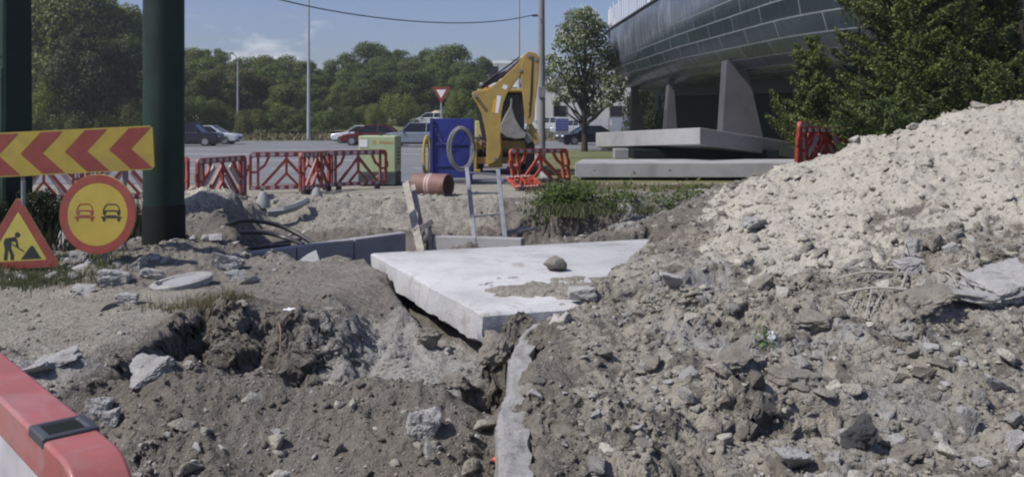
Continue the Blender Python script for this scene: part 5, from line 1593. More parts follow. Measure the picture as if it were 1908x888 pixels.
# ================================================================== cars
def make_car(kind, paint, label, group=None, name='car'):
    t = thing(name, label, 'car', group=group)
    L, W, H, belt = {'suv': (4.7, 1.86, 1.68, 1.02), 'sedan': (4.6, 1.8, 1.45, .92), 'hatch': (4.3, 1.78, 1.5, .93)}[kind]
    a, hw = L / 2, W / 2
    hood = belt - (.02 if kind == 'suv' else .06)
    body = [(-a + .12, .28), (a - .18, .26), (a - .02, .42), (a, .62), (a - .12, hood - .10), (a - .55, hood - .02), (a - 1.25, belt), (-a + (.55 if kind == 'sedan' else .12), belt + .02), (-a + .03, belt - .12), (-a, .55)]
    m = MB(); m.prism(body, -hw, hw); m.build('body', paint, t, smooth=True, bevel=.09, seg=3)
    if kind == 'sedan': gh = [(-a + .65, belt - .02), (a - 1.2, belt - .02), (a - 2.0, H - .05), (-a + 1.5, H - .05)]
    elif kind == 'suv': gh = [(-a + .10, belt - .02), (a - 1.2, belt - .02), (a - 1.85, H - .06), (-a + .45, H - .06)]
    else: gh = [(-a + .15, belt - .02), (a - 1.1, belt - .02), (a - 1.9, H - .05), (-a + .75, H - .05)]
    def frus(ex, ins0, ins1):
        vs = []
        for y in (-1, 1):
            for i, p in enumerate(gh): vs.append((p[0], y * (hw - (ins0 if i < 2 else ins1)), p[1]))
        return vs
    m = MB(); m.add(frus(0, .07, .22), [(0, 1, 2, 3), (7, 6, 5, 4), (0, 4, 5, 1), (1, 5, 6, 2), (2, 6, 7, 3), (3, 7, 4, 0)]); m.build('windows', MAT['glass'], t, bevel=.05)
    m = MB(); x0, x1 = gh[3][0], gh[2][0]; m.box(((x0 + x1) / 2, 0, H - .035), (x1 - x0 + .16, W - .40, .07)); m.build('roof', paint, t, bevel=.03)
    for y in (-1, 1):
        xm = (gh[0][0] + gh[1][0]) / 2 - .15
        for a_, b_, w_ in ((gh[0], gh[3], .09), (gh[1], gh[2], .09), ((xm, gh[0][1]), (xm - .05, gh[2][1]), .08)):
            m = MB(); m.bar((a_[0], y * (hw - .07), a_[1]), (b_[0], y * (hw - .212), b_[1]), w_, .05); m.build('roof_pillar', paint, t)
    for x in (-a + .85, a - .92):
        for y in (-1, 1):
            Mw = Matrix.Translation((x, y * (hw - .10), .33)) @ Euler((R(90), 0, 0)).to_matrix().to_4x4()
            m = MB(); m.lathe([(.2, -.115), (.31, -.115), (.335, -.09), (.335, .09), (.31, .115), (.2, .115)], 24, 0, Mw); wh = m.build('wheel', MAT['tyre'], t, smooth=True)
            m = MB(); m.lathe([(.21, -.118), (.21, .118)], 18, 0, Mw); m.build('rim', MAT['rim'], wh)
            m = MB(); m.lathe([(.42, -.02), (.42, .02)], 24, 0, Matrix.Translation((x, y * (hw - .012), .36)) @ Euler((R(90), 0, 0)).to_matrix().to_4x4()); m.build('wheel_arch', MAT['tyre'], t) if False else None
    for y in (-1, 1):
        m = MB(); m.box((a - .10, y * (hw - .3), .68), (.16, .42, .13)); m.build('headlight', MAT['whitepaint'], t, bevel=.02)
        m = MB(); m.box((-a + .06, y * (hw - .25), .82), (.12, .36, .16)); m.build('tail_light', MAT['sign_red'], t, bevel=.02)
        m = MB(); m.box((a - 1.45, y * (hw + .06), belt + .06), (.12, .16, .12)); m.build('mirror', paint, t, bevel=.03)
    m = MB(); m.box((0, 0, .27), (L - .5, W - .1, .16)); m.box((a - .03, 0, .5), (.06, 1.0, .16)); m.build('underbody', MAT['dark'], t)
    return t


cp = lambda n, c, r=.25, m_=.3: simple(n, c, r, m_, .06, 2, coat=.25)
PW, PD, PR, PS, PB = cp('car_white', (.62, .64, .66)), cp('car_navy', (.012, .014, .03)), cp('car_red', (.11, .012, .015)), cp('car_silver', (.22, .26, .31)), cp('car_black', (.012, .014, .022))
def put(t, x, ybase, Y, rz, z=0.0):
    t.location = ((x - CX) / F * Y, Y, z); t.rotation_euler = (0, 0, rz); return t
put(make_car('suv', PD, 'dark navy suv on the road just right of the green column'), 352, 272, 61.5, R(2))
put(make_car('sedan', PW, 'white car passing behind the dark suv on the road'), 392, 268, 66.5, R(1))
put(make_car('hatch', PR, 'dark red car driving left behind the pale green cabinet'), 690, 270, 63.5, R(181))
put(make_car('sedan', PW, 'white car just beyond the dark red car on the far lane'), 672, 262, 70.0, R(180))
put(make_car('suv', PS, 'silver blue car half hidden by the blue shoring box'), 778, 272, 60.5, R(179))
put(make_car('sedan', PB, 'black car behind the blossoming tree on the right of the road'), 1095, 270, 65.5, R(196))
fc_ = make_car('hatch', PW, 'small white parked car on the far bank left of the bright bush', 'cars parked beyond the road')
put(fc_, 648, 0, 104, R(10), float(far_height(-19.9, 104)) )
for x, Y, lab, c in ((727, 100, 'small pale car parked on the far bank above the silver blue car', None), (800, 98, 'white parked car below the far sand heap', None), (1013, 86, 'white car parked behind the wire fence beside the tall pole', None), (1066, 84, 'white vehicle parked behind the fence left of the tree trunk', None)):
    X = (x - CX) / F * Y
    dup(fc_, (X, Y, float(far_height(X, Y))), R(175), None, lab)

# ================================================================== poles and wire
def lamp(label, x, Y, htop, r, arm=True, base=0.0):
    t = thing('street_lamp', label, 'street lamp', ((x - CX) / F * Y, Y, base), 0, 'lamp posts along the road')
    m = MB(); m.cyl((0, 0, -.2), (0, 0, htop), r * 1.25, r * .6, 14); m.build('post', MAT['galv'], t, smooth=True)
    if arm:
        m = MB(); m.tube([(0, 0, htop - .1), (0, -.5, htop + .3), (0, -1.6, htop + .5)], .04, 8); ar = m.build('arm', MAT['galv'], t, smooth=True)
        m = MB(); m.box((0, -1.9, htop + .5), (.25, .7, .14)); m.build('lamp_head', MAT['steel'], ar, bevel=.04)
    m = MB(); m.box((0, 0, .1), (.4, .4, .3)); m.build('base_plate', MAT['slab'], t)
    return t


lamp('tall grey lamp post between the white car and the red car, rising out of view', 575, 74.5, 13.2, .13)
t = lamp('shorter grey lamp post standing in front of the far trees beside the green column', 443, 84, 7.4, .10, True, float(far_height(-26.8, 84)) - .3)
lamp('very thin lamp post rising behind the digger arm', 967, 90, 16.0, .14, True)
t = thing('utility_pole', 'tall grey concrete utility pole just right of the digger arm', 'utility pole', ((1009 - CX) / F * 40, 40, 0))
m = MB(); m.cyl((0, 0, -.2), (0, 0, 10.5), .19, .13, 18); m.build('shaft', MAT['pole'], t, smooth=True)
m = MB(); m.box((0, -.18, 3.1), (.30, .1, .5)); m.build('junction_box', MAT['steel'], t, bevel=.01)
m = MB(); m.box((-.2, 0, 6.65), (.5, .06, .06)); m.build('bracket', MAT['dark'], t)
cable([U(240, -75, 22), U(515, -2, 26), U(640, 24, 29), U(760, 39, 32), U(860, 43, 35), U(940, 38, 37.5), U(1001, 27, 39.8)], .020, 'single black overhead wire sagging across the sky to the utility pole', 'hose', 'overhead_wire', 'wire')

# ================================================================== buildings behind
def box_part(name, mat, parent, c, d, bevel=0.0):
    m = MB(); m.box(c, d); return m.build(name, MAT[mat], parent, bevel=bevel)


t = thing('white_house', 'modern white flat roofed house showing above the digger arm', 'building', ((936 - CX) / F * 97, 97, .9)); t.scale = (.69, .69, .69)
box_part('wall', 'whitepaint', t, (1.6, 4, 3.5), (9.5, 8, 7))
box_part('upper_storey', 'whitepaint', t, (2.2, 4.2, 9.3), (5.6, 7, 3.6), .02)
box_part('terrace_slab', 'whitepaint', t, (-.4, -.6, 7.2), (6.4, 3.2, .7))
box_part('roof_slab', 'whitepaint', t, (1.6, 3.6, 11.0), (6.4, 8.4, .4))
for x, w in ((-1.4, 1.3), (3.4, 1.0)):
    wn = box_part('window', 'glass', t, (x, .62, 9.3), (w, .1, 2.0)); box_part('window_frame', 'dark', wn, (x, .60, 9.3), (.08, .1, 2.0))
for x in (-1.5, 1.6, 4.2):
    wn = box_part('window', 'glass', t, (x, -.05, 4.8), (1.6, .1, 1.5)); box_part('window_frame', 'dark', wn, (x, -.06, 4.8), (.08, .1, 1.5))
t = thing('white_building', 'pale plastered building behind the blossoming tree and wire fence', 'building', ((1085 - CX) / F * 92, 92, 0))
MAT['plaster'] = simple('pale_plaster', (.52, .51, .49), .9, var=.08, scale=.6, dirt=((.4, .38, .35), .6, .4))
MAT['plaster_low'] = simple('grey_plinth', (.30, .29, .28), .9, var=.1, scale=.8)
box_part('wall', 'plaster', t, (.8, 4, 3.2), (11.5, 8, 6.4)); box_part('plinth', 'plaster_low', t, (.8, -.03, .7), (11.5, .12, 1.4))
rf = box_part('roof', 'steel', t, (.8, 4, 6.5), (12.1, 8.6, .22))
for x in (-2.4, .6, 3.6):
    wn = box_part('window', 'plaster_low', t, (x, -.03, 2.9), (1.5, .1, 1.3)); box_part('window_pane', 'glass', wn, (x, -.09, 2.9), (1.3, .05, 1.1))
t = thing('blue_container', 'small blue container with a white lid behind the wire fence', 'container', ((1047 - CX) / F * 80, 80, .0))
box_part('tank', 'blue', t, (0, 0, 1.5), (1.2, 1.0, 1.1), .04); box_part('lid', 'whitepaint', t, (0, 0, 2.1), (1.25, 1.05, .12), .02); box_part('stand', 'steel', t, (0, 0, .5), (1.1, .9, .9))
# wire fence with panels
t = thing('wire_fence', 'long wire mesh site fence with grey tarpaulin panels beyond the road', 'fence', (6.5, 77.0, 0))
for k in range(9):
    m = MB(); m.cyl((-4.2 + k * 1.6, 0, 0), (-4.2 + k * 1.6, 0, 2.2), .04, n=8); m.build('post', MAT['galv'], t)
m = MB()
for j in range(9): m.box((2.2, 0, .2 + j * .24), (12.8, .02, .02))
for j in range(80): m.box((-4.2 + j * .16, .012, 1.1), (.014, .014, 2.0))
m.build('mesh', MAT['galv'], t)
MAT['tarp'] = simple('grey_blue_tarp', (.26, .29, .33), .7, var=.2, scale=1.2, bmp=.2)
MAT['tarp_white'] = simple('whitish_tarp', (.44, .45, .47), .7, var=.2, scale=1.2, bmp=.2)
for x, mt in ((1.6, 'tarp_white'), (3.6, 'tarp'), (6.0, 'tarp')):
    m = MB(); m.box((x - .3, -.05, 1.15), (1.7, .02, 1.9)); m.build('tarpaulin', MAT[mt], t)
# sand heap
bm = bmesh.new(); bmesh.ops.create_icosphere(bm, subdivisions=4, radius=1)
for v in bm.verts:
    n = mnoise.fractal(v.co * 2.2, .8, 2, 4); v.co = Vector((v.co.x * 2.3, v.co.y * 1.6, v.co.z * 1.25)) * (1 + .18 * n)
me = bpy.data.meshes.new('sand_heap'); bm.to_mesh(me); bm.free()
MAT['sand'] = simple('beige_sand', (.40, .31, .20), .95, var=.25, scale=1.5, bmp=.5); me.materials.append(MAT['sand'])
o = bpy.data.objects.new('sand_heap', me); C.objects.link(o); X = (818 - CX) / F * 100; o.location = (X, 100, float(far_height(X, 100)) + .25)
tag(o, 'small beige sand heap on the far bank behind the blue shoring box', 'sand heap')

# ================================================================== trees
def leaf_cards(cent, nrm, size, asp, rs, axis=None):
    n = len(cent)
    if axis is None:
        r = rs.normal(size=(n, 3)); a = np.cross(nrm, r)
    else: a = axis - nrm * np.sum(axis * nrm, 1, keepdims=True)
    a /= np.linalg.norm(a, axis=1, keepdims=True) + 1e-9
    b = np.cross(nrm, a)
    sa = (size * .5)[:, None]; sb = (size * .5 * asp)[:, None]
    v = np.stack([cent - a * sa, cent + b * sb - a * sa * .1, cent + a * sa, cent - b * sb - a * sa * .1], 1)
    return v.reshape(-1, 3), np.arange(4 * n).reshape(n, 4)


def crown(rs, lumps, per, size, asp=.75, up=.25):
    C_, N_ = [], []
    for (c, r) in lumps:
        n = int(per * r * r)
        d = rs.normal(size=(n, 3)); d /= np.linalg.norm(d, axis=1, keepdims=True)
        d[:, 2] = np.where((d[:, 2] < -.35) & (rs.rand(n) < .6), -d[:, 2], d[:, 2])
        # broken surface: leaf clumps on the lump
        g = np.sin(d[:, 0] * 7 + c[0] * 9) * np.sin(d[:, 1] * 8 + c[1] * 5) * np.sin(d[:, 2] * 7 + c[2] * 3)
        rad = r * (.50 + .56 * rs.rand(n) ** .7 + .20 * g)
        C_.append(np.array(c) + d * rad[:, None] * np.array([1, 1, .88]))
        nn = d * 1.0 + rs.normal(size=(n, 3)) * .42 + np.array([0, 0, up]); N_.append(nn / np.linalg.norm(nn, axis=1, keepdims=True))
    cent, nrm = np.concatenate(C_), np.concatenate(N_)
    return leaf_cards(cent, nrm, size * rs.uniform(.6, 1.4, len(cent)), asp, rs)


def tree_proto(name, label, cat, seed, H, Rw, base, nl, lr, per, leafsize, mat, group, trunk_r=.16, bush=False, shape=.5):
    rs = np.random.RandomState(seed); t = thing(name, label, cat, group=group)
    lumps = []; nl = int(nl * 1.6); lr = lr * .98
    for i in range(nl):
        f = (i + rs.rand()) / nl; z = base + (H - base) * f
        prof = math.sin(math.pi * min(1, max(.05, (f * .86 + .12)))) ** shape
        a = rs.rand() * 6.283 + i * 2.4; rr = Rw * prof * (.35 + .65 * math.sqrt(rs.rand()))
        lumps.append(((rr * math.cos(a), rr * math.sin(a), z - lr * .45 * f), lr * rs.uniform(.55, 1.35) * (.75 + .35 * prof)))
    v, f = crown(rs, lumps, per * 1.7, leafsize * .62)
    np_mesh('crown', v, f, MAT[mat], t)
    m = MB(); top = H * .72
    m.tube([(0, 0, -.3), (.03, .02, H * .2), (-.04, .05, H * .45), (.02, 0, top)], [trunk_r * 1.2, trunk_r, trunk_r * .7, trunk_r * .25], 9)
    for c, r in lumps[:: 2 if not bush else 3]:
        z0 = max(.1 * H, min(top, c[2] * .55 + base * .1)); mid = ((c[0]) * .45, (c[1]) * .45, (z0 + c[2]) * .5 + .1)
        m.tube([(0, 0, z0), mid, c], [trunk_r * .45, trunk_r * .3, trunk_r * .1], 6)
    m.build('trunk', MAT['bark'], t, smooth=True)
    return t


GT = 'trees of the far tree line'
tA = tree_proto('broadleaf_tree', 'x', 'tree', 1, 10, 2.7, 1.6, 26, 1.25, 210, .36, 'leaf', GT)
tB = tree_proto('broadleaf_tree', 'x', 'tree', 2, 10, 2.3, 1.2, 24, 1.1, 240, .34, 'leaf', GT, shape=.4)
tC = tree_proto('broadleaf_tree', 'x', 'tree', 3, 10, 3.0, 1.4, 30, 1.2, 210, .36, 'leaf', GT, shape=.7)
sA = tree_proto('bush', 'x', 'bush', 4, 3.2, 1.7, .3, 15, .8, 330, .24, 'leaf', 'bushes beyond the road', .06, True)
sB = tree_proto('bush', 'x', 'bush', 5, 2.6, 2.0, .2, 16, .7, 360, .22, 'leaf', 'bushes beyond the road', .06, True)
used = set()


def plant(proto, x, ytop, wpx, Y, label, tint=(1, 1, 1), H0=10.0, W0=2.7, base=None, rz=None):
    X = (x - CX) / F * Y; zb = float(far_height(X, Y)) if base is None else base
    H = CZ + (HY - ytop) / F * Y - zb; W = wpx / 2 / F * Y
    if rz is None: rz = RND.uniform(0, 6.28)
    s = (W / (W0 + 1.0), W / (W0 + 1.0), H / (H0 + .45))
    if proto.name in used:
        o = dup(proto, (X, Y, zb), rz, s, label, None, (*tint, 1))
    else:
        used.add(proto.name); o = proto; o.location = (X, Y, zb); o.rotation_euler = (0, 0, rz); o.scale = s; o['label'] = label
        for c in children(o): c.color = (*tint, 1)
        o.color = (*tint, 1)
    return o


FAR = 'mid green broadleaf tree in the hazy far tree line beyond the road'
DK = 'tall dark broadleaf tree of the wood on the left between the green columns'
dk, br, ol, bl = (.62, .66, .62), (1.25, 1.15, .75), (1.05, .9, .72), (.95, 1.0, .95)
tr = [tA, tB, tC]
for i, (x, yt, w, Y, lab, tint) in enumerate([
    (30, -60, 190, 84, DK, (1.02, 1.00, 0.82)), (115, -75, 210, 80, DK, (1.22, 1.16, 0.92)), (180, -30, 180, 83, DK, (0.96, 0.98, 0.77)), (235, 8, 160, 86, DK, (1.28, 1.22, 0.92)), (285, 20, 150, 90, DK, (1.15, 1.16, 0.92)),
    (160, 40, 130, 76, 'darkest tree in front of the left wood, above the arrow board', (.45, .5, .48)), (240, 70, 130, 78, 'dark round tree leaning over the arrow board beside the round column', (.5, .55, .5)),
    (90, 50, 110, 79, DK, (0.70, 0.73, 0.56)), (-60, -20, 200, 82, DK, (1.02, 0.98, 0.82)),
    (352, 88, 110, 104, FAR, (1.15, 1.16, 0.87)), (400, 82, 105, 108, FAR, (1.22, 1.22, 0.92)), (445, 104, 100, 112, FAR, (1.09, 1.10, 0.92)), (486, 102, 100, 112, FAR, (1.15, 1.12, 0.82)),
    (462, 122, 130, 100, 'brownish green tree in front of the far line, between the two lamp posts', (1.05, .88, .75)), (528, 100, 95, 114, FAR, (1.15, 1.16, 0.87)), (566, 112, 85, 114, FAR, (1.09, 1.10, 0.92)), (600, 122, 70, 116, FAR, (0.96, 1.04, 0.87)),
    (640, 96, 95, 122, FAR, bl), (686, 76, 110, 124, FAR, bl), (738, 84, 110, 124, FAR, bl), (790, 88, 100, 126, FAR, bl), (845, 82, 120, 120, FAR, (1.09, 1.12, 0.87)), (902, 98, 90, 124, FAR, bl), (960, 108, 90, 128, FAR, bl),
    (375, 110, 100, 100, FAR, (1.15, 1.22, 0.87)), (425, 112, 100, 104, FAR, (1.22, 1.16, 0.87)), (505, 118, 100, 104, FAR, (1.09, 1.16, 0.87)), (585, 138, 80, 108, FAR, (1.15, 1.16, 0.92)), (660, 110, 100, 114, FAR, (1.09, 1.16, 0.97)), (715, 104, 110, 116, FAR, (1.02, 1.10, 0.92)), (765, 110, 100, 116, FAR, (1.09, 1.10, 0.97)), (815, 106, 100, 114, FAR, (1.09, 1.16, 0.92)), (865, 112, 90, 112, FAR, (1.02, 1.10, 0.87)),
    (400, 128, 90, 96, FAR, (1.02, 1.04, 0.77)), (540, 140, 100, 98, FAR, (1.15, 1.16, 0.87)), (700, 122, 120, 106, FAR, (0.79, 0.85, 0.69)), (770, 130, 110, 106, FAR, (0.77, 0.83, 0.67)), (880, 130, 100, 108, FAR, (0.83, 0.88, 0.71)),
    (640, 150, 62, 98, 'small round topped bright tree above the far parked car', (1.0, 1.05, .75)), (1150, 140, 130, 96, 'dark tree behind the rounded stern of the ship', (.5, .55, .55)), (1010, 120, 80, 130, FAR, bl)]):
    plant(tr[i % 3], x, yt, w, Y, lab, tint, 10, 2.7)
BU = 'low green bush in the hedge along the far side of the road'
for i, (x, yt, w, Y, lab, tint) in enumerate([
    (96, 122, 115, 75, 'bright round bush beside the square column above the arrow board', (1.25, 1.2, .6)), (150, 190, 90, 75, BU, (.9, .95, .8)), (195, 178, 100, 76, BU, (1.15, 1.05, .85)), (245, 170, 90, 76, BU, (1.1, 1.05, .85)), (65, 185, 80, 75, BU, (.9, .95, .7)),
    (362, 170, 90, 82, BU, (1.0, 1.1, .8)), (405, 178, 90, 84, BU, (.95, 1, .8)), (470, 196, 90, 82, BU, ol), (520, 192, 100, 84, BU, (.95, .95, .75)), (560, 205, 80, 84, BU, (1, 1, .8)), (605, 200, 80, 84, BU, (1, 1.05, .8)), (645, 192, 70, 88, BU, (.7, .75, .65)),
    (690, 192, 80, 92, BU, (1, .98, .75)), (742, 166, 110, 98, 'wide bright yellow green bush left of the give way sign', (1.3, 1.25, .7)), (856, 163, 90, 84, 'bright rounded bush between the give way sign and digger arm', (1.15, 1.2, .7)), (700, 186, 50, 86, 'pale flowering bush just right of the far white parked car', (1.5, 1.35, 1.1)),
    (405, 240, 50, 74.5, 'tiny dark weed clump at the road edge between the white car and lamp', (.7, .75, .6)), (780, 180, 80, 104, BU, (.7, .78, .65)), (905, 190, 70, 90, BU, (.7, .8, .6)), (440, 205, 90, 88, BU, (.9, .9, .7)), (585, 178, 70, 92, BU, (.8, .85, .7))]):
    plant((sA, sB)[i % 2], x, yt, w, Y, lab, tint, 3.2 if i % 2 == 0 else 2.6, 1.7 if i % 2 == 0 else 2.0)

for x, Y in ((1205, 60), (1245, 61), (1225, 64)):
    plant(sA, x, 150, 110, Y, 'dark bush added to blacken the gap behind the left end of the ship', (.3, .35, .33), 3.2, 1.7)  # bushes put in and tinted dark for the blackness under the hull
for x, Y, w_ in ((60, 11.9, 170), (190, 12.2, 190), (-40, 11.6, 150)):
    plant(sB, x, 338, w_, Y, 'weedy bush tinted dark for the shade behind the road signs', (.25, .28, .24), 2.6, 2.0, base=0.0)  # bushes added behind the signs, shade put into their tint
# chestnut tree in blossom
rs = np.random.RandomState(21); t = thing('chestnut_tree', 'leafy tree with pale blossom candles between the utility pole and the ship', 'tree', ((1089 - CX) / F * 50, 50, 0))
lumps = []
for (x, y, r) in [(1040, 130, 20), (1030, 165, 16), (1062, 60, 24), (1085, 45, 24), (1108, 60, 24), (1065, 95, 24), (1110, 100, 28), (1085, 120, 26), (1120, 140, 26), (1060, 150, 18), (1140, 165, 24), (1110, 180, 20), (1090, 75, 24), (1050, 85, 20), (1138, 115, 22), (1072, 30, 18), (1095, 28, 18), (1155, 180, 14), (1062, 178, 17), (1112, 203, 12), (1076, 160, 20), (1100, 150, 22), (1132, 188, 14), (1085, 185, 14), (1030, 110, 14), (1038, 190, 9), (1052, 185, 10), (1128, 196, 10)]:
    lumps.append((((x - 1089) / F * 50, rs.uniform(-1.4, 1.4), CZ + (HY - y) / F * 50), r / F * 50 * 1.12))
v, f = crown(rs, lumps, 520, .19)
o = np_mesh('crown', v, f, MAT['blossom'], t); o.color = (.95, 1, .85, 1)
m = MB()
for c, r in lumps:
    for k in range(11):
        d = Vector((rs.normal(), rs.normal() - .3, abs(rs.normal()) * .8 + .1)).normalized(); p = Vector(c) + d * r * 1.0
        m.cyl(p, p + Vector((0, 0, .14)), .028, .01, 6)
tag(m.build('blossom_candles', MAT['candle'], t), kind='stuff')
m = MB(); m.tube([(0, 0, -.1), (.02, 0, .9), (-.02, 0, 1.9), (0, 0, 3.4), (0, 0, 5.5)], [.22, .16, .15, .12, .05], 10)
for c, r in lumps: m.tube([(0, 0, max(1.5, c[2] * .5)), (c[0] * .5, c[1] * .5, c[2] * .72), c], [.07, .05, .015], 6)
m.build('trunk', MAT['bark'], t, smooth=True)


# conifers: plume-like branches of small scale leaves
def conifer(name, label, cat, loc, H, Rw, seed, nb, leaf, tint, prof, per=170, gap=.2, trunk=.07, base=.05, rise=.55):
    rs = np.random.RandomState(seed); t = thing(name, label, cat, loc)
    C_, N_, A_ = [], [], []
    m = MB(); m.tube([(0, 0, -.4), (.03, 0, H * .3), (0, .03, H * .6), (0, 0, H * .95)], [trunk, trunk * .8, trunk * .5, .01], 8)
    for i in range(nb):
        f = ((i + rs.rand()) / nb) ** .95; a = i * 2.399 + rs.normal() * .5
        if rs.rand() < gap * (.5 + .5 * math.sin(a * 2 + f * 9 + seed)) * 1.6: continue
        L = Rw * prof(f) * rs.uniform(.62, 1.28); z0 = base + (H - base) * f - L * rise * .6
        out = np.array([math.cos(a), math.sin(a), 0]); el = rise * rs.uniform(.6, 1.4)
        p0 = np.array([0, 0, max(.02, z0)]); pm = p0 + out * L * .55 + np.array([0, 0, L * el * .45]); p1 = p0 + out * L + np.array([0, 0, L * el * 1.15])
        if i % 2 == 0: m.tube([tuple(p0), tuple(pm), tuple(p1)], [trunk * .22, trunk * .14, .004], 5)
        n = max(12, int(per * (.25 + L)))
        s = .18 + .86 * rs.rand(n) ** .75
        q = (1 - s)[:, None] ** 2 * p0 + (2 * s * (1 - s))[:, None] * pm + (s ** 2)[:, None] * p1
        wd = (.05 + .26 * L * np.sin(np.pi * np.clip(s, .1, 1) ** .8) * .75 + .02)
        # side twigs gather the leaves into small plumes
        k = rs.randint(0, 9, n); tw = rs.normal(size=(9, 3)); tw[:, 2] = np.abs(tw[:, 2]) * .6 + .1; tw /= np.linalg.norm(tw, axis=1, keepdims=True)
        off = tw[k] * (wd * rs.rand(n) ** .5)[:, None] + rs.normal(size=(n, 3)) * .018
        d = (p1 - p0) / np.linalg.norm(p1 - p0)
        ax_ = d * .7 + tw[k] * .7 + rs.normal(size=(n, 3)) * .35; ax_ /= np.linalg.norm(ax_, axis=1, keepdims=True)
        nn = rs.normal(size=(n, 3)) * .7 + np.array([0, 0, .7]) + out * .5 + tw[k] * .5; nn /= np.linalg.norm(nn, axis=1, keepdims=True)
        C_.append(q + off); N_.append(nn); A_.append(ax_)
    cent, nrm, axx = np.concatenate(C_), np.concatenate(N_), np.concatenate(A_)
    v, f = leaf_cards(cent, nrm, leaf * rs.uniform(.7, 1.4, len(cent)), .42, rs, axx)
    o = np_mesh('foliage', v, f, MAT['needle'], t); o.color = (*tint, 1)
    m.build('trunk', MAT['bark'], t, smooth=True)
    return t


px = lambda x, Y: (x - CX) / F * Y
flame = lambda f: (.55 + .45 * min(1, f * 3)) * max(.03, (1 - f) ** .62) if f > .12 else .75
small = lambda f: [.42, .70, .95, .80, .52, .52, .50, .40, .42, .34, .12][min(10, int(f * 10.99))]
wide = lambda f: .9 + .1 * math.sin(f * 9) if f < .7 else max(.05, (1 - f) / .3)
conifer('cypress', 'small bushy cypress with a pointed top in front of the dark hull', 'conifer', (px(1511, 18.6), 18.6, .75), 2.75, .85, 31, 90, .058, (1.3, 1.3, 1.05), small, 330, .0, .05, .05, .75)
conifer('cypress', 'thin sparse cypress with a bare grey trunk showing, right of the small bushy one', 'conifer', (px(1602, 18.6), 18.6, .6), 4.4, .75, 32, 62, .058, (.95, .92, .82), wide, 210, .55, .06)
conifer('cypress', 'large dense cypress at the right with sunlit sprays on its left side', 'conifer', (px(1700, 17.6), 17.6, .8), 6.5, 1.35, 33, 175, .066, (1.25, 1.25, .95), wide, 270, .25, .1)
conifer('cypress', 'tall dark cypress second from the right frame edge', 'conifer', (px(1800, 16.9), 16.9, .8), 6.5, 1.2, 34, 130, .066, (.85, .9, .75), wide, 270, .5, .1)
conifer('cypress', 'dark cypress cut by the right frame edge above the heap crest', 'conifer', (px(1905, 16.4), 16.4, .8), 6.5, 1.3, 35, 140, .066, (.95, 1.0, .72), wide, 270, .5, .1)
conifer('juniper', 'low dark juniper bush spreading between the red barrier and the heap crest', 'shrub', (px(1655, 16.2), 16.2, .5), 1.6, 1.25, 36, 85, .06, (.85, .95, .85), wide, 260, .1, .05, .05, .35)
conifer('juniper', 'low juniper branches over the red barrier below the sparse cypress', 'shrub', (px(1585, 18.0), 18.0, .6), 1.5, .8, 37, 60, .06, (1.05, 1.1, .85), wide, 260, .1, .04, .05, .45)
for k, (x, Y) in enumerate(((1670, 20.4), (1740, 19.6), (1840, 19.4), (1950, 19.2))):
    conifer('cypress', 'cypress tinted near black to deepen the dark gap behind the front conifers', 'conifer', (px(x, Y), Y, .4), 7, 1.3, 50 + k, 150, .12, (.26, .3, .28), wide, 160, .1, .1)['group'] = 'dark conifers behind the front row'  # dark tint carries the shade wanted between the front sprays

# ================================================================== grass and weeds
def grass(name, label, n, seed, region, hmin, hmax, mat, wid=.006, lean=.5, kind='stuff'):
    rs = np.random.RandomState(seed); X, Y = region(n, rs); n = len(X)
    Z = height(X, Y) if np.max(Y) < 23 else far_height(X, Y)
    h = hmin + (hmax - hmin) * rs.rand(n) ** 1.6; a = rs.rand(n) * 6.283; l = rs.rand(n) * lean * h
    ca, sa = np.cos(a), np.sin(a); b = rs.rand(n) * 6.283; wx, wy = np.cos(b) * wid, np.sin(b) * wid
    w = np.maximum(1, Y / 9)
    p0 = np.stack([X - wx * w, Y - wy * w, Z - .01], -1); p1 = np.stack([X + wx * w, Y + wy * w, Z - .01], -1)
    p2 = np.stack([X + wx * w * .6 + ca * l * .45, Y + wy * w * .6 + sa * l * .45, Z + h * .65], -1); p3 = np.stack([X + ca * l, Y + sa * l, Z + h], -1)
    p4 = np.stack([X - wx * w * .6 + ca * l * .45, Y - wy * w * .6 + sa * l * .45, Z + h * .65], -1)
    v = np.stack([p0, p1, p2, p4, p3], 1).reshape(-1, 3)
    base = np.arange(n) * 5
    q = np.stack([base, base + 1, base + 2, base + 3], -1); tq = np.stack([base + 3, base + 2, base + 4, base + 4], -1)
    me = bpy.data.meshes.new(name)
    me.from_pydata(v.tolist(), [], q.tolist() + [list(x[:3]) for x in tq]); me.materials.append(MAT[mat])
    o = bpy.data.objects.new(name, me); C.objects.link(o)
    return tag(o, label, name.replace('_', ' '), kind=kind)


def blob(cs, thr=None):
    def f(n, rs):
        k = rs.randint(0, len(cs), n); c = np.array(cs)[k]
        X, Y = c[:, 0] + rs.normal(size=n) * c[:, 2], c[:, 1] + rs.normal(size=n) * c[:, 3]
        keep = (fbm(X * 2.2, Y * 2.2, 3, 83) > -.12) & not_on_slab(X, Y)
        return X[keep], Y[keep]
    return f


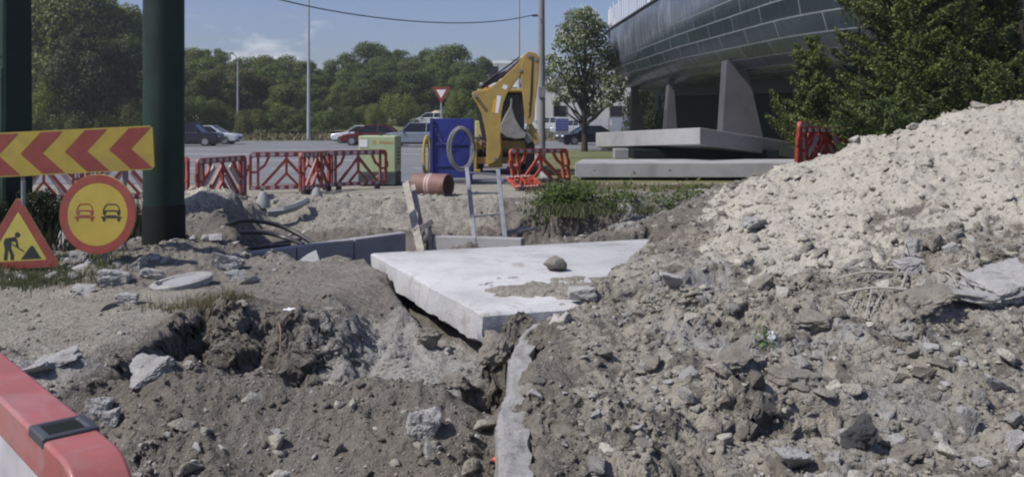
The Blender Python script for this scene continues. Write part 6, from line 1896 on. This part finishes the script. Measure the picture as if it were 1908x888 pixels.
gl = [tuple(G(x, y)[:2]) + (.28, .22) for x, y in ((10, 535), (60, 530), (110, 530), (150, 520), (165, 500), (20, 500), (-30, 520))]
grass('grass_patch', 'green grass growing round the foot of the triangle sign', 5600, 91, blob(gl), .03, .13, 'lightgrass', .004)
gl = [(-2.62, 7.62, .16, .10), (-2.95, 7.75, .22, .08), (-2.45, 7.5, .1, .08)]
grass('dry_grass_tuft', 'dry grass tuft on the lip of the near trench', 1500, 92, blob(gl), .04, .15, 'drygrass', .003, .9)
bk = [(.85, 16.7, .25, .25), (1.15, 16.6, .25, .25), (1.5, 16.75, .3, .3), (1.0, 17.0, .3, .3), (1.9, 16.8, .3, .3), (2.4, 16.8, .35, .3), (3.0, 16.8, .35, .3), (3.5, 17.0, .3, .3), (2.9, 17.4, .4, .4)] * 2 + [tuple(G(x, y)[:2]) + (.28, .35) for x, y in ((1030, 362), (1060, 360), (1050, 380), (1085, 372), (1110, 366), (1150, 372), (1185, 376), (1250, 372), (1290, 368), (1310, 360), (1075, 350), (1330, 358), (1045, 395), (1065, 400))]
grass('bank_weeds', 'green weeds and grass hanging over the brown bank behind the slab', 17000, 93, blob(bk), .05, .22, 'lightgrass', .0065, .9)
bk = [tuple(G(x, y)[:2]) + (.5, .5) for x, y in ((1100, 348), (1180, 350), (1250, 352), (1040, 345), (1310, 350))]
grass('verge_grass', 'short worn grass between the bank and the stacked road slabs', 6000, 94, blob(bk), .03, .12, 'drygrass', .006, .8)
gl = [(-6.2, 11.3, .5, .5), (-6.8, 12.2, .6, .5), (-7.5, 12.5, .6, .5), (-5.7, 11.6, .3, .4)]
grass('weed_thicket', 'weed thicket, darkened for shade, behind the signs and under the arrow board', 6000, 95, blob(gl), .1, .5, 'lightgrass', .008, .5)
o = C.objects['weed_thicket']; o.color = (.22, .25, .22, 1)  # shade behind the signs put into the weeds' tint


def far_region(n, rs):
    Y = 74.2 + rs.rand(n) * 6; X = -48 + rs.rand(n) * 70
    return X, Y
grass('meadow_grass', 'rough grass strip along the far edge of the road', 14000, 96, far_region, .15, .55, 'drygrass', .02, .5)
p = land(1422, 648); t = thing('plant_sprig', 'small uprooted green sprig lying beside a white rag on the right slope', 'plant', p)
rs = np.random.RandomState(5); n = 46
c = np.stack([rs.normal(size=n) * .05, rs.normal(size=n) * .03, np.abs(rs.normal(size=n)) * .05 + .01], -1); c[:18] += np.array([.035, 0, .06])
nn = rs.normal(size=(n, 3)) + np.array([0, -.6, .6]); nn /= np.linalg.norm(nn, axis=1, keepdims=True)
v, f = leaf_cards(c, nn, np.full(n, .034), .45, rs); o = np_mesh('leaves', v, f, MAT['blossom'], t); o.color = (.8, 1.2, .6, 1)
m = MB(); m.tube([(-.08, 0, .0), (0, 0, .04), (.04, 0, .1)], .004, 6); m.build('stem', MAT['bark'], t)
rock('white_rag', 'crumpled white rag beside the green sprig on the right slope', 'rag', land(1436, 634, .02), (.045, .035, .045), (0, .4, 0), 'whitepaint', 71, 1, .25)

# ================================================================== light, sky, camera
el = R(50); sd = Vector((-.90 * math.cos(el), -.43 * math.cos(el), math.sin(el))).normalized()
sun = bpy.data.lights.new('sun', 'SUN'); sun.energy = 4.7; sun.angle = R(.6); sun.color = (1, .955, .89)
so = bpy.data.objects.new('sun', sun); C.objects.link(so); so.rotation_euler = (-sd).to_track_quat('-Z', 'Y').to_euler(); so.location = sd * 60
w = bpy.data.worlds.new('World'); S.world = w; w.use_nodes = True; nt = w.node_tree
bg = nt.nodes['Background']
sky = node(nt, 'ShaderNodeTexSky', sky_type='NISHITA'); sky.sun_disc = False; sky.sun_elevation = el
sky.sun_rotation = math.atan2(sd.x, sd.y); sky.air_density = 1.0; sky.dust_density = 1.2; sky.ozone_density = 2.0; sky.altitude = 100
tc = node(nt, 'ShaderNodeTexCoord'); sx = node(nt, 'ShaderNodeSeparateXYZ'); nt.links.new(tc.outputs['Generated'], sx.inputs[0])
mp = node(nt, 'ShaderNodeMapping'); mp.inputs['Scale'].default_value = (9, 9, 26); nt.links.new(tc.outputs['Generated'], mp.inputs[0])
cn = node(nt, 'ShaderNodeTexNoise'); cn.inputs['Scale'].default_value = 1.4; cn.inputs['Detail'].default_value = 7; cn.inputs['Roughness'].default_value = .58; nt.links.new(mp.outputs[0], cn.inputs['Vector'])
band = ramp(nt, sx.outputs['Z'], [(.035, 0), (.06, 1.0), (.10, .85), (.125, 0)])
az = ramp(nt, math_(nt, 'ADD', sx.outputs['X'], .5), [(.05, .3), (.12, 1), (.28, 1), (.36, 0)])
cl = math_(nt, 'MULTIPLY', ramp(nt, cn.outputs['Fac'], [(.50, 0), (.70, .85)]), math_(nt, 'MULTIPLY', band, az))
hz = ramp(nt, sx.outputs['Z'], [(0, .74), (.30, 1.0)])
col = mixc(nt, cl, mixc(nt, 1.0, mixc(nt, 1.0, sky.outputs[0], (SKYT), 'MULTIPLY'), hz, 'MULTIPLY'), (10.5, 10.7, 11.2))
nt.links.new(col, bg.inputs['Color']); bg.inputs['Strength'].default_value = SKYS

cam = bpy.data.cameras.new('camera'); co = bpy.data.objects.new('camera', cam); C.objects.link(co)
co.location = (0, 0, CZ); co.rotation_euler = (R(90), 0, 0)
cam.sensor_fit = 'HORIZONTAL'; cam.sensor_width = 36; cam.lens = 36 * F / 1908; cam.shift_y = -(444 - HY) / 1908
cam.clip_start = .05; cam.clip_end = 4000
S.camera = co
vs = S.view_settings; vs.view_transform = 'Standard'; vs.look = 'None'; vs.exposure = EXPO; vs.gamma = 1; vs.use_curve_mapping = False
S.render.engine = 'CYCLES'
S.cycles.use_denoising = True
S.cycles.max_bounces = 5; S.cycles.diffuse_bounces = 3; S.cycles.glossy_bounces = 3; S.cycles.transmission_bounces = 3
S.cycles.filter_width = 2.1

# leafy weeds that hang over the bank edge
rs = np.random.RandomState(44)
n = 2600
X = np.concatenate([rs.normal(.95, .30, n // 2), rs.uniform(.6, 3.7, n - n // 2)]); Y = 16.35 + np.abs(rs.normal(0, .28, n))
Z = height(X, Y) + np.abs(rs.normal(0, .16, n)) + .02
keep = (fbm(X * 2.5, Y * 2.5, 2, 88) > -.1) | (X < 1.5)
c = np.stack([X, Y, Z], -1)[keep]
nn = rs.normal(size=c.shape) + np.array([-.3, -.6, .8]); nn /= np.linalg.norm(nn, axis=1, keepdims=True)
v, f = leaf_cards(c, nn, rs.uniform(.04, .10, len(c)), .6, rs)
o = np_mesh('leafy_weeds', v, f, MAT['leaf']); o.color = (.85, 1.0, .7, 1)
tag(o, 'leafy green weeds hanging over the edge of the brown bank', 'weeds', kind='stuff')

# far things fade a little: a box of thin air round everything
hzm = bpy.data.materials.new('thin_air'); hzm.use_nodes = True; nt = hzm.node_tree; nt.nodes.clear()
out = node(nt, 'ShaderNodeOutputMaterial'); pv = node(nt, 'ShaderNodeVolumePrincipled')
pv.inputs['Color'].default_value = (.94, .97, 1.0, 1); pv.inputs['Density'].default_value = .0006; pv.inputs['Anisotropy'].default_value = .25
nt.links.new(pv.outputs[0], out.inputs['Volume'])
m = MB(); m.box((0, 600, 17), (2100, 2200, 42)); o = m.build('haze', hzm); tag(o, 'thin pale haze lying over the whole site and road', 'haze', kind='stuff')
